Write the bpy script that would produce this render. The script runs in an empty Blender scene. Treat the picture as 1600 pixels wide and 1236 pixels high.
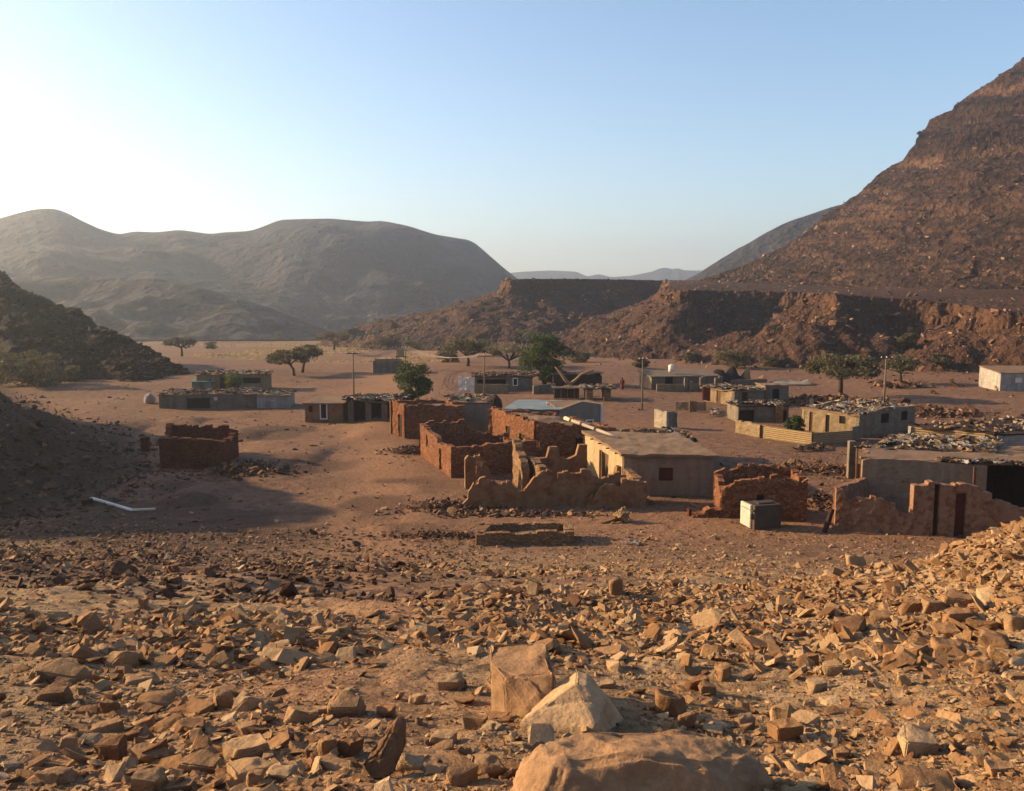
import bpy, bmesh, math, random
import numpy as np
from mathutils import Vector, Matrix

R = math.radians
scene = bpy.context.scene
COL = scene.collection

# ------------------------------------------------------------------ camera, sky, sun, exposure
CAM_H = 13.0
F_PX = 1386.0
PITCH = R(6.91)
cam_d = bpy.data.cameras.new("camera")
cam_d.sensor_width = 36.0
cam_d.lens = F_PX / 1600 * 36.0
cam_d.clip_start = 0.05
cam_d.clip_end = 20000
cam = bpy.data.objects.new("camera", cam_d)
COL.objects.link(cam)
cam.location = (0, 0, CAM_H)
cam.rotation_euler = (R(90) - PITCH, 0, 0)
scene.camera = cam

HAZE = 0.00036
SUN_EL, SUN_AZ = R(19), R(-76)          # azimuth from +Y, clockwise positive
world = bpy.data.worlds.new("World")
scene.world = world
world.use_nodes = True
wn = world.node_tree
wn.nodes.clear()
wo = wn.nodes.new("ShaderNodeOutputWorld")
wb = wn.nodes.new("ShaderNodeBackground")
ws = wn.nodes.new("ShaderNodeTexSky")
ws.sky_type = 'NISHITA'
ws.sun_disc = False
ws.sun_elevation = SUN_EL
ws.sun_rotation = SUN_AZ
ws.altitude = 300
ws.air_density = 1.0
ws.dust_density = 0.7
ws.ozone_density = 2.2
wb.inputs["Strength"].default_value = 0.085
wn.links.new(ws.outputs[0], wb.inputs[0])
wn.links.new(wb.outputs[0], wo.inputs[0])

sun_d = bpy.data.lights.new("sun", 'SUN')
sun_d.energy = 5.0
sun_d.angle = R(0.6)
sun_d.color = (1.0, 0.73, 0.40)
sun = bpy.data.objects.new("sun", sun_d)
COL.objects.link(sun)
sdir = Vector((math.sin(SUN_AZ) * math.cos(SUN_EL), math.cos(SUN_AZ) * math.cos(SUN_EL), math.sin(SUN_EL)))
sun.rotation_euler = sdir.to_track_quat('Z', 'Y').to_euler()
sun.location = sdir * 200

scene.view_settings.view_transform = 'Standard'
scene.view_settings.look = 'None'
scene.view_settings.exposure = 1.42
scene.view_settings.gamma = 1.0
scene.render.engine = 'CYCLES'
cy = scene.cycles
cy.max_bounces = 6
cy.diffuse_bounces = 3
cy.glossy_bounces = 2
cy.volume_bounces = 1
cy.transparent_max_bounces = 8
cy.use_denoising = True
try:
    cy.denoiser = 'OPENIMAGEDENOISE'
except Exception:
    pass
cy.caustics_reflective = False
cy.caustics_refractive = False

# ------------------------------------------------------------------ numpy noise
def _h(ix, iy, iz, s):
    ix = ix.astype(np.int64); iy = iy.astype(np.int64); iz = iz.astype(np.int64)
    h = (ix * 374761393 + iy * 668265263 + iz * 1274126177 + s * 974634777) & 0xFFFFFFFF
    h = ((h ^ (h >> 13)) * 1274126177) & 0xFFFFFFFF
    h = ((h ^ (h >> 16)) * 2246822519) & 0xFFFFFFFF
    return ((h ^ (h >> 15)) & 0xFFFF) / 32767.5 - 1.0

def noise2(x, y, s=0):
    x = np.asarray(x, float); y = np.asarray(y, float)
    ix = np.floor(x); iy = np.floor(y); fx = x - ix; fy = y - iy
    u = fx * fx * fx * (fx * (fx * 6 - 15) + 10); v = fy * fy * fy * (fy * (fy * 6 - 15) + 10)
    z = np.zeros_like(ix)
    a = _h(ix, iy, z, s); b = _h(ix + 1, iy, z, s); c = _h(ix, iy + 1, z, s); d = _h(ix + 1, iy + 1, z, s)
    return (a + (b - a) * u) * (1 - v) + (c + (d - c) * u) * v

def noise3(x, y, z, s=0):
    x = np.asarray(x, float); y = np.asarray(y, float); z = np.asarray(z, float)
    ix = np.floor(x); iy = np.floor(y); iz = np.floor(z)
    fx = x - ix; fy = y - iy; fz = z - iz
    u = fx * fx * (3 - 2 * fx); v = fy * fy * (3 - 2 * fy); w = fz * fz * (3 - 2 * fz)
    r = 0
    for dz in (0, 1):
        a = _h(ix, iy, iz + dz, s); b = _h(ix + 1, iy, iz + dz, s)
        c = _h(ix, iy + 1, iz + dz, s); d = _h(ix + 1, iy + 1, iz + dz, s)
        k = (a + (b - a) * u) * (1 - v) + (c + (d - c) * u) * v
        r = r + k * (w if dz else 1 - w)
    return r

def fbm(x, y, oct=4, s=0, lac=2.03, gain=.5):
    r = 0; a = 1.0; f = 1.0
    for i in range(oct):
        r = r + a * noise2(x * f + i * 17.3, y * f - i * 9.1, s + i); a *= gain; f *= lac
    return r

def fbm3(x, y, z, oct=3, s=0, gain=.5):
    r = 0; a = 1.0; f = 1.0
    for i in range(oct):
        r = r + a * noise3(x * f + i * 7.3, y * f - i * 9.1, z * f + i * 3.7, s + i); a *= gain; f *= 2.07
    return r

def sstep(a, b, x):
    t = np.clip((x - a) / (b - a), 0, 1)
    return t * t * (3 - 2 * t)

# ------------------------------------------------------------------ sight lines of the real camera (used to survey where things stand)
CP, SP = math.cos(PITCH), math.sin(PITCH)
def at_y(px, row, y):
    a = (px - 800) / F_PX; b = (row - 618) / F_PX
    dz = -y * (SP + b * CP) / (CP - b * SP)
    dep = y * CP - dz * SP
    return (a * dep, y, CAM_H + dz)
def at_z(px, row, z):
    b = (row - 618) / F_PX; dz = z - CAM_H
    y = -dz * (CP - b * SP) / (SP + b * CP)
    return at_y(px, row, y)
def tan_el(row):
    b = (row - 618) / F_PX
    return -(SP + b * CP) / (CP - b * SP)

# ------------------------------------------------------------------ terrain functions
LX_Y = np.array([-40, 0, 15, 30, 42, 52, 62, 75, 90, 105, 120, 150, 220, 400.])
LX_X = np.array([-60, -44, -39, -34, -30.5, -28, -27, -34, -48, -60, -70, -86, -125, -200.])
LC_C = np.array([3, 4, 6, 9, 14, 22, 36, 37, 26, 17, 10, 7, 6, 6.])

def ground_z(x, y):
    x = np.asarray(x, float); y = np.asarray(y, float)
    # stony slope under the viewer
    yy = y + 0.10 * x + 1.3 * noise2(x * .09, y * .05, 3) * sstep(6, 18, y) * (1 - .6 * sstep(26, 40, y))
    base = 11.6 - .28 * yy
    z = np.where(yy < 30, base, 0)
    k = .8
    z = k * np.log1p(np.exp(np.clip(base / k, -30, 30))) - .05
    z = np.where(base / k > 25, base - .05, z)
    z = z - np.clip(y - 150, 0, 450) * .042
    # shoulder of rock beside the viewer
    z = z + 2.25 * np.exp(-(((x - 11.5) / 4.0) ** 2 + ((y - 15.2) / 4.4) ** 2))
    z = z + .35 * np.exp(-(((x - 4.5) / 2.4) ** 2 + ((y - 7.0) / 2.0) ** 2))
    # valley undulation
    z = z + .22 * fbm(x * .07, y * .07, 2, 11) * sstep(30, 60, y) * (1 - .6 * sstep(-16, -10, x) * (1 - sstep(90, 110, y)))
    # hillside that closes the valley beside the village
    x0 = np.interp(y, LX_Y, LX_X) + 2.5 * noise2(y * .11, x * .05, 21)
    cap = np.interp(y, LX_Y, LC_C)
    up = np.clip(x0 - x, 0, None)
    hz = .49 * (np.sqrt(up * up + 9) - 3) * (1 + .42 * fbm(x * .07, y * .07, 4, 31))
    hz = cap * (1 - np.exp(-hz / np.maximum(cap, .1) * 1.15))
    z = z + hz
    g = sstep(0, 4, up)
    z = z + g * (.7 * fbm(x * .22, y * .22, 4, 41))
    # rubble heaps / low banks in the shaded side of the valley
    z = z + .5 * np.clip(noise2(x * .25 + 3, y * .22, 51), 0, 1) * sstep(-9, -16, x) * sstep(42, 48, y) * (1 - sstep(86, 96, y))
    near = 1 - sstep(26, 46, y)
    z = z + near * (.16 * fbm(x * .35, y * .3, 3, 61))
    f = 1 - sstep(9, 20, y)
    # bedrock ledges
    lm = sstep(-.15, .3, noise2(x * .28 + 1.7, y * .33, 71)) * f
    q = (z + .05 * noise2(x * 1.1, y * 1.1, 73)) / .11
    zl = (np.floor(q) + sstep(.35, .95, q - np.floor(q))) * .11
    z = z + (zl - z) * lm * .85
    z = z + f * .018 * fbm(x * 4.2, y * 4.2, 3, 81)
    z = z + (1 - sstep(40, 70, y)) * sstep(6, 12, y) * .04 * fbm(x * 1.7, y * 1.7, 2, 85)
    return z

# stepped tableland on the far side of the valley: rim (pixel, distance, rim row)
RIM = [(2300, 95, 560), (1900, 122, 520), (1700, 138, 498), (1600, 148, 489), (1545, 152, 484), (1510, 158, 480), (1480, 172, 472), (1400, 174, 466), (1330, 172, 462), (1308, 164, 461), (1290, 172, 459),
       (1282, 206, 459), (1225, 228, 457), (1150, 230, 454), (1112, 214, 454), (1075, 204, 455), (1058, 208, 455), (1046, 222, 450), (1050, 300, 441),
       (1038, 338, 438), (930, 322, 436), (850, 304, 436), (798, 294, 437), (788, 312, 438), (800, 400, 438)]
RIMP = np.array([at_y(p, r, d) for p, d, r in RIM])
RIMC = np.vstack([RIMP, [[60, 560, 17], [700, 560, 17], [700, 80, 10]]])

def rim_sd(x, y):
    best = np.full(x.shape, 1e9); zr = np.zeros(x.shape); ws_ = np.zeros(x.shape)
    for i in range(len(RIMP) - 1):
        a = RIMP[i]; b = RIMP[i + 1]
        dx, dy = b[0] - a[0], b[1] - a[1]
        t = np.clip(((x - a[0]) * dx + (y - a[1]) * dy) / (dx * dx + dy * dy), 0, 1)
        d = np.hypot(x - a[0] - t * dx, y - a[1] - t * dy)
        m = d < best
        best = np.where(m, d, best); w_ = 1 / (d + 1.5) ** 3; ws_ = ws_ + w_; zr = zr + w_ * (a[2] + t * (b[2] - a[2]))
    zr = zr / ws_
    ins = np.zeros(x.shape, bool); n = len(RIMC)
    for i in range(n):
        x1, y1 = RIMC[i][:2]; x2, y2 = RIMC[(i + 1) % n][:2]
        c = ((y1 > y) != (y2 > y))
        xi = (x2 - x1) * (y - y1) / ((y2 - y1) if y2 != y1 else 1e-9) + x1
        ins ^= c & (x < xi)
    return np.where(ins, best, -best), zr

def plateau_z(x, y):
    x = np.asarray(x, float); y = np.asarray(y, float)
    sh = x.shape; x = np.atleast_1d(x); y = np.atleast_1d(y)
    jx = 2.4 * fbm(x * .1, y * .1, 4, 101) + .35 * noise2(x * .9, y * .9, 103)
    sd, zr = rim_sd(x, y)
    far = sstep(240, 300, y)
    s = sd + jx * (1 - .4 * far)
    ch = 2.5 + 1.5 * noise2(x * .05, y * .05, 105) + 2.2 * far
    top = zr + np.minimum(.018 * np.clip(s, 0, None), 2) * (1 - far) + .12 * fbm(x * .3, y * .3, 3, 107)
    # two broken ledges in the cliff
    c = np.clip(-s / 2.2, 0, 1)
    cl = zr - ch * (.3 * sstep(0, .2, c) + .3 * sstep(.35, .5, c) + .4 * sstep(.7, .95, c)) + .5 * fbm(x * .5, y * .5, 3, 115)
    q = np.clip(-s - 2.2, 0, None)
    tal = zr - ch - (.52 * q - .0042 * np.minimum(q, 60) ** 2) * np.where(far > 0, 1 - .28 * far, 1)
    rid = np.abs(noise2(x * .09 + 5, y * .09, 109)) 
    tal = tal + (2.2 * rid - .9 + .6 * fbm(x * .3, y * .3, 4, 111)) * sstep(-1, 4, q)
    z = np.where(s > 0, top, np.where(-s < 2.2, cl, tal))
    z = np.where(q > 48, z - (q - 48) * .3, z)
    return z.reshape(sh)

def gz(x, y):
    x = np.asarray(x, float); y = np.asarray(y, float)
    z = ground_z(x, y)
    if np.any(y > 95):
        z = np.maximum(z, np.where((y > 95) & (y < 500), plateau_z(x, y), -99))
    return z

def gzf(x, y):
    return float(gz(np.array([float(x)]), np.array([float(y)]))[0])

_T = np.geomspace(2.0, 600, 3000)
def gp(px, row):
    """ground point seen at a pixel of the photograph"""
    a = (px - 800) / F_PX; b = (row - 618) / F_PX
    dy = CP - b * SP; dz = -(SP + b * CP)
    x = a / dy * _T; z = CAM_H + dz / dy * _T
    h = gz(x, _T)
    i = int(np.argmax(z < h)) or len(_T) - 1
    t = _T[i]
    if i > 0:
        e0 = z[i - 1] - h[i - 1]; e1 = h[i] - z[i]
        t = _T[i - 1] + (_T[i] - _T[i - 1]) * e0 / max(e0 + e1, 1e-9)
    X = a / dy * t
    return (float(X), float(t), gzf(X, t))

# ------------------------------------------------------------------ mesh helpers
def mesh_np(name, V, loops, sizes, mi=None, smooth=False):
    me = bpy.data.meshes.new(name)
    V = np.asarray(V, np.float32); loops = np.asarray(loops, np.int32); sizes = np.asarray(sizes, np.int32)
    me.vertices.add(len(V)); me.vertices.foreach_set("co", V.ravel())
    me.loops.add(len(loops)); me.loops.foreach_set("vertex_index", loops)
    me.polygons.add(len(sizes))
    st = np.zeros(len(sizes), np.int32); st[1:] = np.cumsum(sizes)[:-1]
    me.polygons.foreach_set("loop_start", st)
    me.polygons.foreach_set("loop_total", sizes)
    if mi is not None:
        me.polygons.foreach_set("material_index", np.asarray(mi, np.int32))
    me.polygons.foreach_set("use_smooth", np.full(len(sizes), bool(smooth)))
    me.update(calc_edges=True)
    return me

def link(name, me, mats=(), parent=None, loc=None):
    o = bpy.data.objects.new(name, me)
    COL.objects.link(o)
    for m in (mats if isinstance(mats, (list, tuple)) else [mats]):
        me.materials.append(m)
    if parent is not None:
        o.parent = parent
    if loc is not None:
        o.location = loc
    return o

def tag(o, label, cat, group=None, kind=None):
    o["label"] = label; o["category"] = cat
    if group: o["group"] = group
    if kind: o["kind"] = kind
    return o

def thing(name, label, cat, loc, group=None):
    o = bpy.data.objects.new(name, None)
    COL.objects.link(o); o.location = loc
    o.empty_display_size = .3
    return tag(o, label, cat, group)

def grid_mesh(name, X, Y, Z, smooth=True):
    n, m = X.shape
    V = np.stack([X, Y, Z], -1).reshape(-1, 3)
    i = np.arange(n * m).reshape(n, m)
    q = np.stack([i[:-1, :-1], i[:-1, 1:], i[1:, 1:], i[1:, :-1]], -1).reshape(-1)
    return mesh_np(name, V, q, np.full((n - 1) * (m - 1), 4), smooth=smooth)

class MB:
    """collects shapes into one mesh"""
    def __init__(s): s.V = []; s.L = []; s.S = []; s.M = []; s.n = 0
    def add(s, V, faces, mi=0):
        V = np.asarray(V, float)
        s.V.append(V)
        for f in faces:
            s.L.extend([v + s.n for v in f]); s.S.append(len(f)); s.M.append(mi)
        s.n += len(V)
        return s
    def addn(s, V, F, mi=0):      # uniform faces as an array
        F = np.asarray(F)
        s.V.append(np.asarray(V, float)); s.L.extend((F + s.n).ravel().tolist()); s.S.extend([F.shape[1]] * len(F)); s.M.extend([mi] * len(F)); s.n += len(V)
        return s
    def box(s, c, d, rot=None, mi=0, taper=1.0):
        x, y, z = np.array(d) / 2
        V = np.array([[-x, -y, -z], [x, -y, -z], [x, y, -z], [-x, y, -z], [-x * taper, -y * taper, z], [x * taper, -y * taper, z], [x * taper, y * taper, z], [-x * taper, y * taper, z]])
        if rot is not None: V = V @ np.array(rot).T
        return s.add(V + np.array(c), [(3, 2, 1, 0), (4, 5, 6, 7), (0, 1, 5, 4), (1, 2, 6, 5), (2, 3, 7, 6), (3, 0, 4, 7)], mi)
    def tube(s, P, r, seg=7, mi=0, cap=True):
        P = np.asarray(P, float); n = len(P)
        r = np.full(n, r) if np.isscalar(r) else np.asarray(r, float)
        T = np.gradient(P, axis=0); T /= np.linalg.norm(T, axis=1)[:, None] + 1e-9
        up = np.array([0, 0, 1.]) if abs(T[0][2]) < .9 else np.array([1., 0, 0])
        V = []
        for i in range(n):
            a = np.cross(T[i], up); a /= np.linalg.norm(a) + 1e-9
            b = np.cross(T[i], a)
            up = np.cross(a, T[i])
            for k in range(seg):
                t = 2 * math.pi * k / seg
                V.append(P[i] + r[i] * (math.cos(t) * a + math.sin(t) * b))
        Fc = [(i * seg + k, i * seg + (k + 1) % seg, (i + 1) * seg + (k + 1) % seg, (i + 1) * seg + k) for i in range(n - 1) for k in range(seg)]
        if cap: Fc += [tuple(range(seg))[::-1], tuple((n - 1) * seg + k for k in range(seg))]
        return s.add(V, Fc, mi)
    def build(s, name, mats, parent=None, smooth=False, base=None, label=None):
        V = np.vstack(s.V)
        if base is not None: V = V - np.array(base)
        elif parent is not None: V = V - np.array(parent.location)
        me = mesh_np(name, V, s.L, s.S, s.M, smooth)
        o = link(name, me, mats, parent, base)
        if label: o["label"] = label
        return o

def rotz(a):
    c, s = math.cos(a), math.sin(a)
    return np.array([[c, -s, 0], [s, c, 0], [0, 0, 1.]])
def roteul(rx, ry, rz):
    return np.array(Matrix.Rotation(rz, 3, 'Z') @ Matrix.Rotation(ry, 3, 'Y') @ Matrix.Rotation(rx, 3, 'X'))

# ------------------------------------------------------------------ materials
class NT:
    def __init__(s, name):
        s.m = bpy.data.materials.new(name); s.m.use_nodes = True
        s.t = s.m.node_tree; s.t.nodes.clear()
        s.out = s.t.nodes.new("ShaderNodeOutputMaterial")
        s.b = s.t.nodes.new("ShaderNodeBsdfPrincipled")
        s.b.inputs["Roughness"].default_value = .95
        s.b.inputs["Specular IOR Level"].default_value = .15
        s.t.links.new(s.b.outputs[0], s.out.inputs[0])
        s.geo = s.t.nodes.new("ShaderNodeNewGeometry")
        s.tc = s.t.nodes.new("ShaderNodeTexCoord")
    def n(s, typ, props=None, **inp):
        k = s.t.nodes.new("ShaderNode" + typ)
        for a, v in (props or {}).items(): setattr(k, a, v)
        for a, v in inp.items(): s.set(k, a.replace("_", " "), v)
        return k
    def set(s, k, a, v):
        i = k.inputs[int(a)] if a.isdigit() else k.inputs[a]
        if isinstance(v, bpy.types.NodeSocket): s.t.links.new(v, i)
        elif isinstance(v, bpy.types.Node): s.t.links.new(v.outputs[0], i)
        elif isinstance(v, tuple) and len(v) == 3 and i.type == 'RGBA': i.default_value = (*v, 1)
        else: i.default_value = v
    def noise(s, scale, vec=None, detail=4, rough=.55, dist=0):
        k = s.n("TexNoise", Scale=scale, Detail=detail, Roughness=rough, Distortion=dist)
        s.set(k, "Vector", vec if vec is not None else s.geo.outputs["Position"])
        return k.outputs[0]
    def vor(s, scale, vec=None, feat='F1', rnd=1.0):
        k = s.n("TexVoronoi", {"feature": feat}, Scale=scale, Randomness=rnd)
        s.set(k, "Vector", vec if vec is not None else s.geo.outputs["Position"])
        return k
    def ramp(s, fac, stops, interp='LINEAR'):
        k = s.n("ValToRGB"); cr = k.color_ramp; cr.interpolation = interp
        while len(cr.elements) < len(stops): cr.elements.new(.5)
        for e, (p, c) in zip(cr.elements, stops):
            e.position = p; e.color = (*c, 1) if isinstance(c, tuple) else (c, c, c, 1)
        s.set(k, "Fac", fac)
        return k.outputs[0]
    def mix(s, fac, a, b, mode='MIX'):
        k = s.n("Mix", {"data_type": 'RGBA', "blend_type": mode})
        s.set(k, "0", fac); s.set(k, "6", a); s.set(k, "7", b)
        return k.outputs[2]
    def math(s, op, a, b=None, c=None):
        k = s.n("Math", {"operation": op}); s.set(k, "0", a)
        if b is not None: s.set(k, "1", b)
        if c is not None: s.set(k, "2", c)
        return k.outputs[0]
    def mapv(s, vec, scale=(1, 1, 1), loc=None, rot=None):
        k = s.n("Mapping"); s.set(k, "Vector", vec); k.inputs["Scale"].default_value = scale
        if rot: k.inputs["Rotation"].default_value = rot
        if loc is not None: s.set(k, "Location", loc)
        return k.outputs[0]
    def bump(s, h, strength=.5, dist=.05, prev=None):
        k = s.n("Bump", Strength=strength, Distance=dist, Height=h)
        if prev is not None: s.set(k, "Normal", prev)
        return k.outputs[0]
    def done(s, col, nrm=None, rough=None, metal=None, k=.62):
        if k != 1: col = s.mix(1.0, col, (k * .87, k * .785, k * .71), 'MULTIPLY')
        s.set(s.b, "Base Color", col)
        if nrm is not None: s.set(s.b, "Normal", nrm)
        if rough is not None: s.set(s.b, "Roughness", rough)
        if metal is not None: s.set(s.b, "Metallic", metal)
        return s.m

def sc(c, k): return tuple(v * k for v in c)

def ground_mat():
    t = NT("stony_ground"); P = t.geo.outputs["Position"]
    at = t.n("Attribute", {"attribute_name": "mask"}).outputs["Color"]
    sep = t.n("SeparateColor"); t.set(sep, "0", at)
    n1 = t.noise(.12, P, 5); n2 = t.noise(1.3, P, 5, .6); n3 = t.noise(14, P, 6, .7)
    v = t.vor(7, P); vr = t.vor(22, P)
    sand = t.ramp(n2, [(.28, (.16, .088, .058)), (.5, (.285, .165, .11)), (.74, (.41, .255, .17))])
    rock = t.ramp(n2, [(.3, (.36, .23, .125)), (.5, (.53, .36, .205)), (.72, (.68, .49, .31))])
    red = t.ramp(n3, [(.3, (.42, .225, .125)), (.7, (.60, .355, .205))])
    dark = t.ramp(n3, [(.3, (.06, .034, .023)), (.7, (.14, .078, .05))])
    dry = t.ramp(n3, [(.3, (.26, .17, .08)), (.7, (.42, .29, .15))])
    c = t.mix(sep.outputs[1], sand, rock)
    c = t.mix(sep.outputs[0], c, red)
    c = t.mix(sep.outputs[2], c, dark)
    ao = t.n("Attribute", {"attribute_name": "dry"}).outputs["Fac"]
    c = t.mix(ao, c, dry)
    sp = t.ramp(v.outputs["Color"], [(.0, .62), (1., 1.25)])
    c = t.mix(.75, c, sp, 'MULTIPLY')
    sp2 = t.ramp(vr.outputs["Color"], [(.0, .7), (1., 1.25)])
    c = t.mix(.55, c, sp2, 'MULTIPLY')
    c = t.mix(.5, c, t.ramp(n1, [(.3, .75), (.7, 1.15)]), 'MULTIPLY')
    h1 = t.math('SUBTRACT', 1.0, v.outputs["Distance"])
    b = t.bump(h1, .5, .05)
    b = t.bump(vr.outputs["Distance"], .5, .02, b)
    n4 = t.noise(3.5, P, 6, .7)
    b = t.bump(n4, .8, .12, b)
    b = t.bump(n3, .7, .03, b)
    return t.done(c, b)

def nz2(t, P):
    k = t.n("SeparateXYZ"); t.set(k, "0", P)
    return t.math('SUBTRACT', k.outputs[2], 8.0)

def hill_mat(name, cols, scale, boul=.5, bands=None):
    t = NT(name); P = t.geo.outputs["Position"]
    n1 = t.noise(.02 * scale, P, 5); n2 = t.noise(.15 * scale, P, 7, .65); n3 = t.noise(1.1 * scale, P, 6, .7)
    c = t.ramp(n2, [(.28, cols[0]), (.5, cols[1]), (.72, cols[2])])
    v = t.vor(.55 * scale, P); v2 = t.vor(1.7 * scale, P)
    c = t.mix(boul, c, t.ramp(v.outputs["Color"], [(0, .45), (.8, 1.2), (1, 2.0)]), 'MULTIPLY')
    c = t.mix(boul, c, t.ramp(v2.outputs["Color"], [(0, .5), (1, 1.35)]), 'MULTIPLY')
    c = t.mix(.6, c, t.ramp(n1, [(.3, .65), (.7, 1.25)]), 'MULTIPLY')
    # bare rock where it is steep
    nz = t.n("SeparateXYZ"); t.set(nz, "0", t.geo.outputs["True Normal"])
    st = t.ramp(nz.outputs[2], [(.45, 1.0), (.66, 0.0)])
    lay = t.noise(.5 * scale, t.mapv(P, (.06, .06, 1.6)), 4)
    rock = t.ramp(lay, [(.3, sc(cols[1], .9)), (.5, cols[3]), (.7, sc(cols[3], .55))])
    c = t.mix(st, c, rock)
    if bands:      # darker and paler beds, with overhang shade and lit ledges put into the tone
        wz = t.math('MULTIPLY_ADD', t.noise(.09, P, 5), 16.0, nz2(t, P))
        m_ = t.math('DIVIDE', wz, 140.0)
        tone = t.ramp(m_, [(p, v) for p, v in bands])
        c = t.mix(.85, c, tone, 'MULTIPLY')
    b = t.bump(v.outputs["Distance"], .9, .9 / scale)
    b = t.bump(v2.outputs["Distance"], .8, .35 / scale, b)
    b = t.bump(n3, .7, .5 / scale, b)
    return t.done(c, b)

MAT = {}
MAT['ground'] = ground_mat()
MAT['plateau'] = hill_mat("plateau_rock", [(0.0527, 0.0298, 0.0211), (0.1023, 0.0546, 0.0347), (0.1612, 0.0899, 0.0558), (0.1488, 0.0806, 0.0465)], 1.6)
MAT['mountain'] = hill_mat("mountain_rock", [(.024, .0145, .0115), (.06, .035, .0255), (.145, .085, .06), (.15, .09, .06)], .8, .65, bands=[(0, 1.0), (.25, 1.0), (.30, 1.35), (.33, .9), (.38, 1.0), (.41, 1.7), (.425, 1.0), (.44, .42), (.49, .36), (.505, .9), (.52, 1.6), (.535, .6), (.58, .42), (.61, .95), (.63, 1.8), (.66, .7), (.7, .5), (.75, 1.3), (1, .7)])
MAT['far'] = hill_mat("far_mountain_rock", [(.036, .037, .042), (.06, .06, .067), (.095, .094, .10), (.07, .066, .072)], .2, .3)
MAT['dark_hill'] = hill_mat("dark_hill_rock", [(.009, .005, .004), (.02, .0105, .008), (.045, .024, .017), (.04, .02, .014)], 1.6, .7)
# ------------------------------------------------------------------ setting: ground sheet
def build_ground():
    # rings that grow with distance, wide enough for views from a step aside
    d = np.concatenate([np.linspace(-26, 1.6, 40), np.geomspace(1.75, 90, 640), np.geomspace(91, 4200, 170)])
    a = np.concatenate([np.linspace(-3.2, -.95, 130), np.linspace(-.944, .80, 700), np.linspace(.81, 2.6, 90)])
    w = np.where(d > 6, d, 6 + 0 * d)
    X = w[:, None] * a[None, :]; Y = np.repeat(d[:, None], len(a), 1)
    Z = ground_z(X, Y)
    me = grid_mesh("ground", X, Y, Z)
    x = X.ravel(); y = Y.ravel()
    near = 1 - sstep(30, 47, y + .1 * x)
    n = fbm(x * .12, y * .1, 3, 201)
    rockm = near * sstep(-.5, .3, n + .25 + .6 * (1 - sstep(8, 18, y)))
    # trodden reddish track through the village
    tr = np.interp(y, [14, 25, 44, 52, 60, 70, 80, 100, 160], [-2.6, -4.2, -7, -7.6, -8.6, -10.5, -13, -16, -20.])
    wd = np.interp(y, [14, 30, 50, 70, 100], [1.2, 2.2, 3.4, 3.5, 5])
    red = np.exp(-((x - tr + 1.2 * noise2(y * .2, x * .1, 211)) / wd) ** 2) * .95
    red = np.maximum(red, .55 * np.exp(-((y - 48) / 5) ** 2) * sstep(-8, 0, x))
    red = np.maximum(red, sstep(45, 60, y) * .2 * sstep(-.2, .4, fbm(x * .06, y * .06, 2, 215)))
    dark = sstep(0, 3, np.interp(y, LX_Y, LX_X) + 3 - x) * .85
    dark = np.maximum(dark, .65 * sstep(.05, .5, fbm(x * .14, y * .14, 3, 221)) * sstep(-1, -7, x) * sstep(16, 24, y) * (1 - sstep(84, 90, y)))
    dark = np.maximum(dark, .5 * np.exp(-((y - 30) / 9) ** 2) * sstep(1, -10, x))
    dry = sstep(-.05, .35, fbm(x * .035 + 3, y * .02, 3, 231)) * sstep(150, 175, y) * (1 - sstep(330, 420, y)) * sstep(10, -20, x)
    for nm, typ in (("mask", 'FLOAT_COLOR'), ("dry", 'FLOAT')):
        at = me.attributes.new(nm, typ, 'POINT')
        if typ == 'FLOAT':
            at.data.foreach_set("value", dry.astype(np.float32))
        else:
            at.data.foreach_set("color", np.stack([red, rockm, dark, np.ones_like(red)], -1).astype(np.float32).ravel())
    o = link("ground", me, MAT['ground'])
    return tag(o, "stony sand and bedrock floor of the desert valley around the village", "ground", kind="structure")
build_ground()

def build_plateau():
    xs = np.concatenate([np.arange(-75, 150, .62), np.arange(150, 420, 4)]); ys = np.concatenate([np.arange(98, 330, .62), np.arange(330, 540, 3)])
    X, Y = np.meshgrid(xs, ys)
    Z = plateau_z(X, Y)
    G = ground_z(X, Y)
    Z = np.where(Z < G - 2.5, G - 2.5, Z)
    me = grid_mesh("plateau", X, Y, Z, smooth=False)
    o = link("plateau", me, MAT['plateau'])
    return tag(o, "stepped rocky tableland with low cliffs and scree facing the village", "plateau", kind="structure"), X, Y, Z
_, PX_, PY_, PZ_ = build_plateau()

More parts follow.
